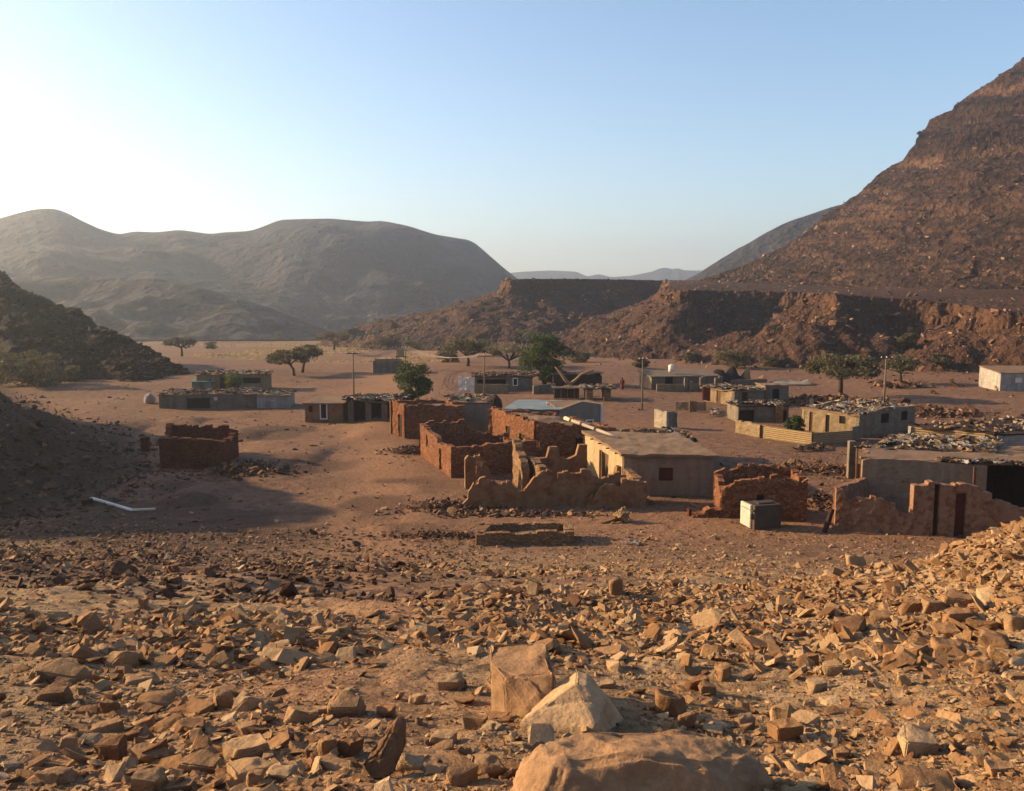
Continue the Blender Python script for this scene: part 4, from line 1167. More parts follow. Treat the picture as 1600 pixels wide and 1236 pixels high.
# --- long house with porch columns and a white tank on the roof
nl = gp(1018, 609); h = hrow(587, nl); rr = V2(at_y(1122, 600, nl[1] + 1.5))
q = quad_from(nl, rr, 5.0)
eP, qP, zP = house("long_house", "long low house with porch columns, a low porch wall and a white roof tank", "house", q, [h, h, h + .35, h + .35], "tan_block", .25,
    {"F": [(.2, .32, .9, 1.8, 'void'), (.5, .56, -.3, 1.9, 'void'), (.72, .8, -.3, 1.9, 'void')]}, seed=251, group=G1, rag=.02, mats={"F": "grey_block"})
slab("roof", [(x, y, zP + h + .08 + (.35 if i > 1 else 0)) for i, (x, y) in enumerate(q)], "grey_wood", eP, .1, .3, .03, 253)
d = (rr - V2(nl)) / np.linalg.norm(rr - V2(nl)); off = np.array([d[1], -d[0]])
pw0 = V2(nl) + off * 2.0; pw1 = pw0 + d * 8.4
wall("porch_wall", pw0, pw1, .2, [(0, 1.1), (1, 1.05)], MAT['tan_block'], eP, z0=zP, seed=255, rag=.03)
for k, (px, hgt) in enumerate(((1059, 1.9), (1066, 1.4), (1083, 1.9), (1086, 2.0), (1106, 1.8), (1112, 2.0))):
    t = (px - 1018) / 104.; p = V2(nl) + (rr - V2(nl)) * t + off * 2.35
    wall("column", p, p + d * .5, .34, [(0, hgt), (1, hgt)], MAT['grey_block'], eP, z0=zP, seed=257 + k, rag=.02)
tk = np.array([*(q[0] + (q[2] - q[0]) * .36), zP + h + .45])
tt = thing("water_tank", "small white water tank on the roof of the long porch house", "tank", tuple(tk))
MB().tube([tk + np.array([0, 0, z]) for z in (0, .5, .9, .95)], [.36, .36, .36, .22], 14).build("barrel", MAT['white_paint'], tt, smooth=True)
MB().tube([tk + np.array([0, 0, z]) for z in (.95, 1.04)], [.15, .15], 10).build("lid", MAT['white_paint'], tt)
# black tent and white sheeting beyond
c0 = np.array(gp(1145, 604)); 
def tent(name, label, px0, px1, row, y_off, ridge, mat, seed, sag=.6, cat="tent"):
    a = np.array(gp(px0, row)); b = np.array(gp(px1, row)); b[1] = a[1]; n = 14; m_ = 6
    X, V_ = np.meshgrid(np.linspace(0, 1, n), np.linspace(0, 1, m_), indexing='ij')
    x = a[0] + (b[0] - a[0]) * X; y = a[1] + y_off * V_
    pk = (np.abs(np.sin(X * math.pi * 2.5)) * .45 + .55) * (1 + .5 * noise2(X * 6 + seed, V_ * 3, seed))
    z = a[2] + (ridge * pk * np.sin(np.clip(V_, 0.0, 1) * math.pi) ** .7) + .04 * noise2(x * 3, y * 3, seed)
    z = np.maximum(z, a[2] + .02)
    P = np.stack([x, y, z], -1).reshape(-1, 3)
    f = [(i * m_ + j, (i + 1) * m_ + j, (i + 1) * m_ + j + 1, i * m_ + j + 1) for i in range(n - 1) for j in range(m_ - 1)]
    mm = MB(); mm.add(P, f); mm.add(P - np.array([0, 0, .03]), [t[::-1] for t in f])
    o = mm.build(name, MAT[mat], None, base=tuple(a), smooth=True)
    return tag(o, label, cat)
tent("tent", "low black cloth tent with peaked tops next to the long porch house", 1116, 1178, 600, 4, 1.7, 'dark_cloth', 261)
a = gp(1142, 606); b = gp(1198, 605)
tag(wall("low_wall", a, b, .25, [(0, 1.0), (1, 1.1)], MAT['grey_block'], None, z0=a[2], seed=263, rag=.03), "grey low wall in front of the black cloth tent", "wall")
tent("sheeting", "white plastic sheeting spread over a low heap near the acacia", 1212, 1264, 601, 3, 0.45, 'junk_white', 265, cat="sheeting")
# free standing piece of block wall
nl = gp(1041, 671); ll = V2(at_y(1022, 660, nl[1] + 1.6)); rr = V2(at_y(1058, 660, nl[1] + .8)); h = hrow(644, nl)
ew = thing("wall_fragment", "lone pale block corner left standing on the open sand", "ruin", nl)
wall("wall", ll, V2(nl) , .25, [(0, h + .1), (1, h)], MAT['lit_block'], ew, z0=nl[2], seed=271, rag=.06, rough=.04)  # sunlight put into the colour: this leg paler than the shaded one
wall("wall", V2(nl) + np.array([.02, .03]), rr, .25, [(0, h), (1, h - .05)], MAT['grey_block'], ew, z0=nl[2], seed=272, rag=.06)
# scrap roofed shed just behind the plastered house
hs = 2.0
s = [V2(at_z(985, 690, hs)), V2(at_z(1084, 689, hs)), V2(at_z(1070, 671, hs)), V2(at_z(972, 674, hs))]
eS, qS, zS = house("lean_to", "shed with a dark green tarpaulin and rubble roof behind the plastered house", "shed", s, [hs - .15] * 4, "grey_block", .25, {}, seed=281, group=G1, z0=0.0)
rq = [(x, y, hs) for x, y in s]
slab("roof", rq, "dark_green", eS, .1, .3, .12, 283)
junk("roof_rubble", "rubble, a blue white sheet and green tarpaulin on the shed roof", rq, 110, 285, (6, 5, 2, 2, 2), (.15, .45))

# --- blue roofed house
hs = 2.4
s = [V2(at_z(872, 642, hs)), V2(at_z(943, 634, hs)), V2(at_z(900, 627, hs)), V2(at_z(800, 627, hs))]
s = [V2(at_z(790, 640, hs)), V2(at_z(872, 641, hs)), V2(at_z(902, 628, hs)), V2(at_z(812, 626, hs))]
eT, qT, zT = house("blue_roofed_house", "grey house under a faded blue sheet roof, white framed window in its wing", "house", s, [hs] * 4, "grey_plaster", .25, {}, seed=291, group=G1, z0=.0)
slab("roof", [(x, y, hs + .1) for x, y in s], "blue_roof", eT, .08, .25, .03, 293)
a = s[1] + np.array([.1, 0]); b = V2(at_y(942, 640, s[1][1] + 1.2))
hw = [at_y(872, 641, a[1])[2], at_y(942, 632, b[1])[2]]
q = quad_from(a, b, 3.4)
L = np.linalg.norm(b - a); wi = (L * .62, L * .76, .55, 1.35)
wall("wing_wall", a, b, .25, [(0, hw[0] + .05), (.5, hw[1] + .35), (1, hw[1])], MAT['grey_plaster'], eT, [wi], z0=0, seed=295, rag=.02)
fill(eT, a, b, wi, 'void', 'window', 'white_paint', 0.0)
wall("wing_wall", q[1], q[2], .25, [(0, hw[1]), (1, hw[1])], MAT['grey_plaster'], eT, z0=0, seed=296, rag=.02)
wall("wing_wall", q[2], q[3], .25, [(0, hw[1]), (1, hw[1])], MAT['grey_plaster'], eT, z0=0, seed=297, rag=.02)
slab("wing_roof", [(q[0][0], q[0][1] + .1, hw[0] + .0), (q[1][0], q[1][1] + .1, hw[1] - .02), (*q[2], hw[1] + .05), (*q[3], hw[1] + .05)], "earth_roof", eT, .1, -.05, .04, 298)
MB().box((b[0] - .1, b[1] - .05, hw[1] * .5), (.2, .12, hw[1] + .1)).build("corner_strip", MAT['white_paint'], eT)
# grey plastered shack with scrap roof and the domed tarp
hs = 2.6
s = [V2(at_z(700, 628, hs)), V2(at_z(766, 630, hs)), V2(at_z(758, 620, hs)), V2(at_z(700, 619, hs))]
eU, qU, zU = house("grey_shack", "grey plastered shack with white patches and a littered roof behind the red stone court", "shack", s, [hs] * 4, "grey_plaster", .25, {}, seed=301, group=G1, z0=0.0)
rq = [(x, y, hs + .08) for x, y in s]
slab("roof", rq, "pale_roof", eU, .08, .2, .06, 303)
junk("roof_rubble", "black bundles, bags and boards on the grey shack roof", rq, 70, 305, (3, 5, 3, 2, 2), (.2, .5))
p = gp(773, 640)
bm = bmesh.new(); bmesh.ops.create_uvsphere(bm, u_segments=16, v_segments=10, radius=1)
for v in bm.verts: v.co = Vector((v.co.x * 1.0, v.co.y * 1.3, max(v.co.z, -.1) * 1.25 * (1 + .05 * math.sin(v.co.x * 9))))
me = bpy.data.meshes.new("tarp_dome"); bm.to_mesh(me); bm.free()
o = link("tarp_dome", me, MAT['dark_wood'], None, (p[0], at_z(773, 634, 0.9)[1], gzf(p[0], p[1]) + .9)); tag(o, "brown domed tarpaulin hump next to the grey shack", "shelter")
o.scale = (.9, 1, 1)

# --- far hut with a dark porch and white cloth end
nl = gp(742, 612); h = hrow(589, nl); rr = V2(at_y(832, 600, nl[1] + .6)); q = quad_from(nl, rr, 4.0)
eV, qV, zV = house("porch_hut", "far grey hut with a deep black porch, low front wall and patched white cloth end", "hut", q, [h] * 4, "grey_block", .25,
    {"F": [(.03, .54, .85, h - .35), (.67, .73, .8, 1.6, 'void', 'white_paint')]}, seed=311, group=G1, rag=.03)
wall("back_wall", qV[0] + np.array([.3, 1.6]), qV[0] + np.array([5, 1.7]), .2, [(0, h - .2), (1, h - .2)], MAT['void'], eV, z0=zV, seed=312)  # near-black wall standing for the porch shade
rq = [(x, y, zV + h + .08) for x, y in q]
slab("roof", rq, "dark_wood", eV, .1, .35, .08, 313)
junk("roof_rubble", "stones and branches strewn over the far porch hut roof", rq, 150, 315, (6, 4, 1, 4, 1), (.2, .5))
a = V2(nl) + np.array([-2.1, .6]); b = V2(nl) + np.array([-.06, .2])
wall("cloth_end", a, b, .12, [(0, h - .1), (1, h)], MAT['white_paint'], eV, z0=zV, seed=317, rough=.09, rag=.1)
a = V2(nl) + np.array([.1, -2.2]); b = a + np.array([4.2, .2])
wall("front_wall", a, b, .2, [(0, 1.2), (1, 1.15)], MAT['tan_block'], eV, z0=zV, seed=318, rag=.03)
a = gp(834, 616); b = gp(868, 612)
tag(wall("low_wall", a, b, .25, [(0, 1.05), (1, 1.1)], MAT['grey_block'], None, z0=a[2], seed=319, rag=.03), "low grey wall between the far porch hut and the pens", "wall")

# --- animal pens with the dead tree
p = gp(866, 625); pr = V2(at_y(904, 620, p[1])); 
en = thing("animal_pen", "dark pen of upright sticks with a pale sheet on top under the dead tree", "pen", p)
for k, t in enumerate(np.linspace(0, 1, 12)):
    x = p[0] + (pr[0] - p[0]) * t
    MB().tube([(x, p[1], p[2] - .2), (x + .03 * math.sin(k * 3), p[1] + .03, p[2] + 1.3 + .1 * math.sin(k * 5))], .05, 5).build("picket", MAT['grey_wood' if k % 3 == 0 else 'dark_wood'], en)
for hgt in (.25, .8, 1.25):
    MB().tube([(p[0] - .1, p[1] - .07, p[2] + hgt), (pr[0] + .1, p[1] - .07, p[2] + hgt + .04)], .04, 5).build("rail", MAT['dark_wood'], en)
wall("back_panel", (p[0], p[1] + 1.4), (pr[0], p[1] + 1.4), .1, [(0, 1.2), (1, 1.3)], MAT['dark_wood'], en, z0=p[2], seed=331)
wall("side_panel", (pr[0] + .05, p[1] + .1), (pr[0] + .05, p[1] + 1.38), .1, [(0, 1.2), (1, 1.3)], MAT['dark_wood'], en, z0=p[2], seed=332)
slab("sheet", [(p[0] - .2, p[1] - .2, p[2] + 1.45), (pr[0] + .2, p[1] - .2, p[2] + 1.4), (pr[0] + .2, p[1] + 1.6, p[2] + 1.5), (p[0] - .2, p[1] + 1.6, p[2] + 1.55)], "pale_roof", en, .04, .05, .1, 333)
p1 = gp(921, 627); p2 = gp(949, 626)
ec = thing("canopy", "stone pillared canopy loaded with white and black scrap beside the stick pen", "canopy", p1)
for (pp, k) in ((p1, 1), (p2, 2), ((p1[0], p1[1] + 2.6), 3), ((p2[0], p2[1] + 2.6), 4)):
    wall("pillar", (pp[0] - .4, pp[1]), (pp[0] + .4, pp[1]), .5, [(0, 1.4), (1, 1.4)], MAT['tan_rubble'], ec, z0=p1[2], seed=340 + k, rag=.04)
rq = [(p1[0] - .8, p1[1] - .2, p1[2] + 1.48), (p2[0] + .9, p2[1] - .2, p1[2] + 1.45), (p2[0] + .9, p2[1] + 3.3, p1[2] + 1.5), (p1[0] - .8, p1[1] + 3.3, p1[2] + 1.5)]
slab("roof", rq, "dark_wood", ec, .08, .1, .06, 345)
junk("roof_rubble", "white rags and boards lying on the stone pillared canopy", rq, 60, 347, (3, 4, 5, 2, 1), (.2, .5))
a = gp(868, 606); 
q = quad_from((a[0] - .2, a[1] + 2), (a[0] + 6.2, a[1] + 2.2), 2.5)
e_, q_, z_ = house("pen_shelter", "low brown shelter of boards behind the stick pen and dead tree", "shelter", q, [1.9, 1.6, 1.6, 1.9], "dark_wood", .15, {}, seed=351, group=G1, rag=.12)
slab("roof", [(x, y, z_ + 1.8) for x, y in q], "earth_roof", e_, .1, .2, .12, 353)
# dead forked tree
p = np.array(gp(889, 618))
ed = thing("dead_tree", "bare bleached forked tree trunk rising like a Y above the stick pen", "tree", tuple(p))
def AY(px, row, y): return np.array(at_y(px, row, y))
Y0 = p[1]
MB().tube([p - np.array([0, 0, .3]), AY(889, 608, Y0), AY(890, 600, Y0)], [.34, .3, .27], 9).build("trunk", MAT['dead_wood'], ed, smooth=True)
MB().tube([AY(890, 601, Y0), AY(882, 592, Y0 - .1), AY(876, 583, Y0), AY(871, 577, Y0), AY(867, 573, Y0)], [.25, .2, .16, .12, .05], 8).build("branch", MAT['dead_wood'], ed, smooth=True)
MB().tube([AY(890, 601, Y0), AY(900, 593, Y0 + .2), AY(908, 585, Y0 + .3), AY(918, 581, Y0 + .2), AY(928, 579, Y0)], [.22, .17, .16, .12, .07], 8).build("branch", MAT['dead_wood'], ed, smooth=True)
MB().tube([AY(918, 581, Y0 + .2), AY(924, 585, Y0 + .5)], [.08, .03], 6).build("branch", MAT['dead_wood'], ed, smooth=True)

# --- huts on the shaded side
nl = gp(249, 638); h = hrow(616, nl); rr = V2(at_y(400, 630, nl[1] + 1.5)); q = quad_from(nl, rr, 4.5)
eX, qX, zX = house("long_hut", "long dim block hut with a black double doorway, junk roof and a whitish lean-to end", "hut", q, [h] * 4, "grey_block", .25,
    {"F": [(.28, .52, -.3, h - .35, 'void'), (.56, .6, .9, 1.3, 'white_paint')]}, seed=361, group=G1, rag=.06)
rq = [(x, y, zX + h + .06) for x, y in q]
slab("roof", rq, "earth_roof", eX, .1, .1, .08, 363)
junk("roof_rubble", "stones, bundles and black rags along the long dim hut roof", rq, 170, 365, (5, 6, 2, 2, 1), (.2, .55))
a = rr + np.array([.15, -.2]); b = V2(at_y(452, 625, a[1] + .2)); hh_ = at_y(425, 618, a[1])[2] - zX
q = quad_from(a, b, 3.2)
wall("end_wall", q[0], q[1], .2, [(0, hh_), (1, hh_ - .1)], MAT['white_wall'], eX, z0=zX, seed=367, rag=.02)
wall("end_wall", q[1], q[2] + np.array([0, -.21]), .2, [(0, hh_), (1, hh_)], MAT['white_wall'], eX, z0=zX, seed=368, rag=.02)
wall("end_wall", q[2], q[3], .2, [(0, hh_), (1, hh_)], MAT['white_wall'], eX, z0=zX, seed=369, rag=.02)
slab("end_roof", [(x, y, zX + hh_ + .06) for x, y in q], "pale_roof", eX, .08, .25, .06, 371)
junk("roof_rubble", "cloth and boards on the whitish lean-to end of the long hut", [(x, y, zX + hh_ + .1) for x, y in q], 45, 373, (2, 5, 3, 3, 1), (.2, .5))
p = gp(234, 630)
bm = bmesh.new(); bmesh.ops.create_uvsphere(bm, u_segments=18, v_segments=10, radius=1)
for v in bm.verts: v.co = Vector((v.co.x * .62, v.co.y * .62, max(v.co.z, -.3) * .8 + .04 * math.sin(v.co.x * 8)))
me = bpy.data.meshes.new("clay_oven"); bm.to_mesh(me); bm.free()
tag(link("clay_oven", me, MAT['white_wall'], None, (p[0], p[1], p[2] + .35)), "whitish domed oven beside the dim end of the long hut", "oven")
# hut behind it
nl = V2(gp(308, 611)); h = 2.25; z0 = gzf(*nl); h = at_y(308, 585, nl[1])[2] - z0
rr = V2(at_y(416, 600, nl[1] + .8)); q = quad_from(nl, rr, 4)
eW, qW, zW = house("tan_hut", "tan hut with a small window and a dark doorway behind the long dim hut", "hut", q, [h] * 4, "tan_block", .25,
    {"F": [(.17, .21, 1.1, 1.6, 'void'), (.33, .43, -.3, 1.85, 'dark_wood'), (.66, .92, 1.0, 1.75, 'void')]}, seed=381, group=G1, rag=.03)
rq = [(x, y, zW + h + .06) for x, y in q]
slab("roof", rq, "pale_roof", eW, .1, .35, .06, 383)
junk("roof_rubble", "white sheets and dark bundles on the tan hut roof", rq, 120, 385, (3, 5, 6, 2, 1), (.25, .6))
p = np.array(gp(300, 612)); 
tq = thing("shelter", "small turquoise sheet shelter beside the tan hut", "shelter", tuple(p))
for k in range(2):
    MB().box((p[0] + .5 + 1.6 * k, p[1], p[2] + .6), (.9, .12, 1.3)).build("panel", MAT['turquoise'], tq)
slab("roof", [(p[0] - .2, p[1] - .2, p[2] + 1.32), (p[0] + 2.8, p[1] - .2, p[2] + 1.35), (p[0] + 2.8, p[1] + 1.5, p[2] + 1.4), (p[0] - .2, p[1] + 1.5, p[2] + 1.4)], "turquoise", tq, .05, 0, .05, 387)

# --- hut with a dark pillared porch
nl = gp(477, 660); h = hrow(629, nl); rr = V2(at_y(536, 650, nl[1] + .3)); q = quad_from(nl, rr, 4.8, .6)
eY, qY, zY = house("ochre_hut", "ochre plastered hut with two small dark windows and a mud roof", "hut", q, [h - .05, h - .1, h, h], "mud_plaster", .3,
    {"F": [(.1, .2, 1.1, 1.75, 'void'), (.42, .56, .5, 1.9, 'dark_wood', 'white_paint')]}, seed=391, group=G1, rag=.04)
slab("roof", [(x, y, zY + h + .08) for x, y in q], "earth_roof", eY, .14, .25, .06, 393)
a = rr + np.array([.15, .1]); b = V2(at_y(622, 660, a[1] - 1.2)); q = quad_from(a, b, 4.0); h2 = 2.25; z2 = zY
ey = thing("dark_porch", "black pillared porch under a roof of scrap, joined to the ochre hut", "porch", (*a, z2), G1)
dv = b - a; 
for k, t in enumerate((.12, .45, .75, 1.0)):
    pp = a + dv * t
    wall("pillar", pp + np.array([-.28, -.1]), pp + np.array([.28, -.1]), .5, [(0, h2 - .1), (1, h2 - .1)], MAT['grey_block'], ey, z0=z2, seed=395 + k, rag=.04)
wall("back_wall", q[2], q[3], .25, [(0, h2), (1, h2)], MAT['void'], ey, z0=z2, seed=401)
wall("inner_wall", a + dv * .02 + np.array([0, 2.2]), b + np.array([0, 2.2]), .2, [(0, h2 - .1), (1, h2 - .1)], MAT['void'], ey, z0=z2, seed=402)  # added dark wall, stands for the shade behind the pillars
wall("low_wall", a + dv * .5 + np.array([0, .1]), a + dv * .98 + np.array([0, .1]), .25, [(0, .5), (1, .6)], MAT['grey_block'], ey, z0=z2, seed=403)
rq = [(x, y, z2 + h2 + .05) for x, y in q]
slab("roof", [(r[0], r[1] - (.4 if i < 2 else 0), r[2]) for i, r in enumerate(rq)], "dark_cloth", ey, .1, .2, .12, 405)
junk("roof_rubble", "black sheets, pale rags and stones on the dark porch roof", rq, 190, 407, (4, 7, 4, 2, 2), (.2, .55))

# --- red ruin in the shade of the hillside
c0 = gp(250, 732); c1 = gp(351, 727); h = hrow(683, c0)
z0 = c0[2]
q = quad_from(c0, c1, 3.6, -.6)
eZ = thing("red_ruin", "deep red roofless stone ruin alone in the shade below the hillside", "ruin", c0, G1)
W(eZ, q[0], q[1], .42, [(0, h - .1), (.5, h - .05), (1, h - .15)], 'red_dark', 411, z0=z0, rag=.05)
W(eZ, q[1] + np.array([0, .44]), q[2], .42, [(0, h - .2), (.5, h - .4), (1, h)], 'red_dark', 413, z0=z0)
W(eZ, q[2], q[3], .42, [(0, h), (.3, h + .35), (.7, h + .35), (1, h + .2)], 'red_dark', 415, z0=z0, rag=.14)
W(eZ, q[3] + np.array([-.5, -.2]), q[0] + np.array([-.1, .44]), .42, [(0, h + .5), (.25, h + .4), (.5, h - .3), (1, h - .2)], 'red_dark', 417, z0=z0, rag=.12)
pz = gp(226, 706)
tag(wall("pillar_stump", V2(pz) + np.array([-.3, 0]), V2(pz) + np.array([.3, 0]), .4, [(0, 1.1), (1, 1.2)], MAT['red_dark'], None, z0=pz[2], seed=419, rag=.08), "short red stone stump beside the lone red ruin", "pillar")

# --- block walls and huts far out
a = gp(583, 583); b = gp(631, 583); h = hrow(563, a); q = quad_from(a, b, 3.5)
e_, q_, z_ = house("block_shell", "plain grey block shell without a roof by the power line", "hut", q, [h, h, h, h], "grey_block", .25, {}, seed=421, group=G1, rag=.03)
a = gp(1562, 611); b = V2(at_y(1660, 600, a[1] + .2)); h = hrow(583, a); q = quad_from(a, b, 5)
e_, q_, z_ = house("white_hut", "pale whitewashed hut with a small faint window standing apart on the road", "hut", q, [h, h, h + .5, h + .5], "white_wall", .25, {"F": [(.24, .36, 1.1, 1.75, 'white_paint')]}, seed=431, group=G1, rag=.02)
slab("roof", [(x, y, z_ + h + .07 + (.5 if i > 1 else 0)) for i, (x, y) in enumerate(q)], "earth_roof", e_, .1, .15, .04, 433)
# ------------------------------------------------------------------ trees
def leaf_mat(name, a, b, c):
    t = NT(name)
    col = t.ramp(t.geo.outputs["Random Per Island"], [(0, a), (.5, b), (1, c)])
    t.set(t.b, "Base Color", col); t.b.inputs["Roughness"].default_value = .7
    tr = t.n("BsdfTranslucent"); t.set(tr, "Color", col)
    mx = t.n("MixShader"); t.set(mx, "0", .3); t.set(mx, "1", t.b.outputs[0]); t.set(mx, "2", tr.outputs[0])
    t.t.links.new(mx.outputs[0], t.out.inputs[0])
    return t.m
MAT['acacia_leaf'] = leaf_mat("acacia_leaves", (.055, .047, .024), (.085, .073, .036), (.13, .11, .055))
MAT['green_leaf'] = leaf_mat("green_leaves", (.024, .04, .01), (.046, .068, .016), (.085, .105, .028))
MAT['lime_leaf'] = leaf_mat("yellow_green_leaves", (.09, .11, .025), (.15, .16, .04), (.22, .21, .06))
MAT['dry_leaf'] = leaf_mat("dry_twigs", (.13, .10, .06), (.19, .15, .085), (.25, .2, .12))
MAT['bark'] = plain_mat("bark", (.06, .04, .028), (.12, .085, .06), 9)

def leaves(rs, C, Rr, n, size):
    """n leaf sprays inside ellipsoid clumps"""
    k = rs.randint(0, len(C), n)
    d = rs.normal(0, 1, (n, 3)); d /= np.linalg.norm(d, axis=1)[:, None]
    P = C[k] + d * Rr[k] * (rs.uniform(.15, 1, n) ** .45)[:, None]
    a = rs.normal(0, 1, (n, 3)); a /= np.linalg.norm(a, axis=1)[:, None]
    b = np.cross(a, rs.normal(0, 1, (n, 3))); b /= np.linalg.norm(b, axis=1)[:, None] + 1e-9
    s = size * rs.uniform(.5, 1.35, n)[:, None]
    V = np.stack([P - a * s, P + b * s * .42, P + a * s, P - b * s * .42], 1).reshape(-1, 3)
    return V, np.arange(n * 4).reshape(n, 4)

def tree(name, label, p, h, w, seed, style='umbrella', leaf='acacia_leaf', n=5200, size=.2, lean=0.0, group=None, trunk=.16, cat="tree", split=.4):
    rs = np.random.RandomState(seed); e = thing(name, label, cat, p, group)
    b = np.array(p, float); nc = 26
    C, Rr = [], []
    for i in range(nc):
        a = rs.uniform(0, 6.283); r = math.sqrt(rs.uniform(0, 1)) * w * .42
        if style == 'umbrella':
            z = h * (.78 - .22 * (r / (w * .42)) ** 2 + rs.uniform(-.10, .06)); R_ = np.array([w * .15, w * .15, h * .10]) * rs.uniform(.7, 1.35)
        elif style == 'bush':
            zz = rs.uniform(0.08, .92); r *= math.sqrt(max(.12, 1 - (abs(zz - .45) / .6) ** 2)); z = h * zz; R_ = np.array([w * .17, w * .17, h * .13]) * rs.uniform(.7, 1.3)
        else:
            zz = rs.uniform(.12, .92); r *= math.sqrt(max(.1, 1 - (abs(zz - .5) / .55) ** 2)); z = h * zz; R_ = np.array([w * .2, w * .2, h * .13]) * rs.uniform(.7, 1.3)
        C.append(b + np.array([r * math.cos(a) + lean * z, r * math.sin(a), z])); Rr.append(R_)
    C, Rr = np.array(C), np.array(Rr)
    m = MB(); zs = h * (split if style == 'umbrella' else .18)
    fork = b + np.array([lean * zs, 0, zs])
    m.tube([b - np.array([0, 0, .3]), b + np.array([lean * zs * .3 + .08, .03, zs * .5]), fork], [trunk * 1.25, trunk, trunk * .85], 8)
    for i in range(0, nc, 2 if style == 'umbrella' else 3):
        mid = fork * .45 + C[i] * .55 + rs.normal(0, .12, 3); mid[2] = fork[2] + (C[i][2] - fork[2]) * .45
        m.tube([fork - np.array([0, 0, .1]), mid, C[i]], [trunk * .5, trunk * .32, trunk * .1], 5)
    m.build("trunk", MAT['bark'], e, smooth=True)
    V, F = leaves(rs, C, Rr, int(n * (.75 if style == 'umbrella' else 1)), size)
    MB().addn(V, F).build("crown", MAT[leaf], e)
    return e
def gtree(name, label, px, row, top, wpx, seed, **k):
    p = gp(px, row); h = at_y(px, top, p[1])[2] - p[2]; w = wpx / F_PX * p[1] * 1.02
    return tree(name, label, p, h, w, seed, **k)
AC = "acacias of the valley"
gtree("acacia", "large umbrella acacia spreading in front of the rocky slope, between two huts and a pole", 1312, 620, 540, 118, 1, n=8500, size=.2, group=AC, trunk=.3, split=.42)
gtree("acacia", "smaller acacia growing from a stone mound just past the tall pole", 1406, 600, 552, 66, 2, n=4800, size=.19, group=AC, trunk=.2)
gtree("acacia", "flat topped acacia far out on the pale plain, alone near the tableland", 522, 547, 511, 58, 3, n=3800, size=.26, group=AC, trunk=.26)
gtree("acacia", "greyish acacia standing alone at the foot of the dark hill", 284, 557, 521, 52, 4, n=3200, size=.26, group=AC, trunk=.24)
gtree("acacia", "low leaning acacia with its crown swept down to one side", 460, 587, 541, 66, 5, n=4500, size=.2, lean=-.35, group=AC, trunk=.2)
gtree("acacia", "acacia right behind the low leaning one, crown higher and flatter", 472, 582, 533, 52, 6, n=3600, size=.2, lean=.25, group=AC, trunk=.2)
gtree("acacia", "dark wide acacia behind the power line wires", 731, 572, 522, 84, 7, n=5200, size=.24, group=AC, trunk=.24, split=.3)
gtree("acacia", "sparse brownish acacia between the wide dark one and the big green tree", 795, 575, 527, 84, 8, n=2400, size=.24, leaf='dry_leaf', group=AC, trunk=.2, split=.25)
gtree("shrub", "dusty shrub on the scree under the tableland", 1150, 575, 545, 66, 9, style='bush', n=2600, size=.22, cat="shrub", group="shrubs of the valley")
gtree("shrub", "round shrub high among the boulders above the pole", 1416, 547, 519, 36, 10, style='bush', n=1600, size=.22, cat="shrub", group="shrubs of the valley")
gtree("shrub", "pale shrub below the mesa corner", 826, 535, 513, 40, 11, style='bush', n=1100, size=.34, leaf='acacia_leaf', cat="shrub", group="shrubs of the valley")
gtree("shrub", "wide olive shrub thicket at the foot of the dark hill", 50, 602, 548, 110, 12, style='bush', n=5200, size=.22, cat="shrub", group="shrubs of the valley")
gtree("shrub", "smaller olive shrub on the dark hill near its end", 166, 580, 541, 66, 13, style='bush', n=2600, size=.22, cat="shrub", group="shrubs of the valley")
gtree("shrub", "tiny far shrub on the yellow grass plain", 437, 531, 518, 20, 14, style='bush', n=500, size=.4, cat="shrub", group="shrubs of the valley")
gtree("green_tree", "big dense green tree behind the far porch hut", 850, 600, 522, 80, 15, style='round', leaf='green_leaf', n=9000, size=.2, trunk=.28)
gtree("green_tree", "dense green tree rising from behind the tall red store", 645, 643, 568, 60, 16, style='round', leaf='green_leaf', n=8000, size=.15, trunk=.2)
gtree("shrub", "fresh green shrub inside the yellow yard wall", 1240, 680, 648, 34, 17, style='bush', leaf='green_leaf', n=3200, size=.1, cat="shrub", group="shrubs of the valley")
gtree("shrub", "yellow green bush in front of the tan hut", 365, 610, 582, 28, 18, style='bush', leaf='lime_leaf', n=1800, size=.15, cat="shrub", group="shrubs of the valley")
gtree("shrub", "small lime bush against the long dim hut", 379, 636, 617, 17, 19, style='bush', leaf='lime_leaf', n=1200, size=.11, cat="shrub", group="shrubs of the valley")

for i, (px, row, top, w) in enumerate([(700, 566, 548, 40), (765, 556, 536, 46), (905, 566, 548, 34), (640, 548, 534, 30), (1000, 575, 560, 30), (1080, 566, 548, 36), (1205, 572, 553, 34), (1470, 572, 552, 34), (110, 596, 572, 40), (215, 578, 562, 30), (600, 540, 527, 26), (330, 545, 533, 22)]):
    gtree("shrub", "low dusty olive scrub bush, one of many dotting the valley edge", px, row, top, w, 40 + i, style='bush', n=1300, size=.24, cat="shrub", group="low scrub bushes dotting the valley edge")
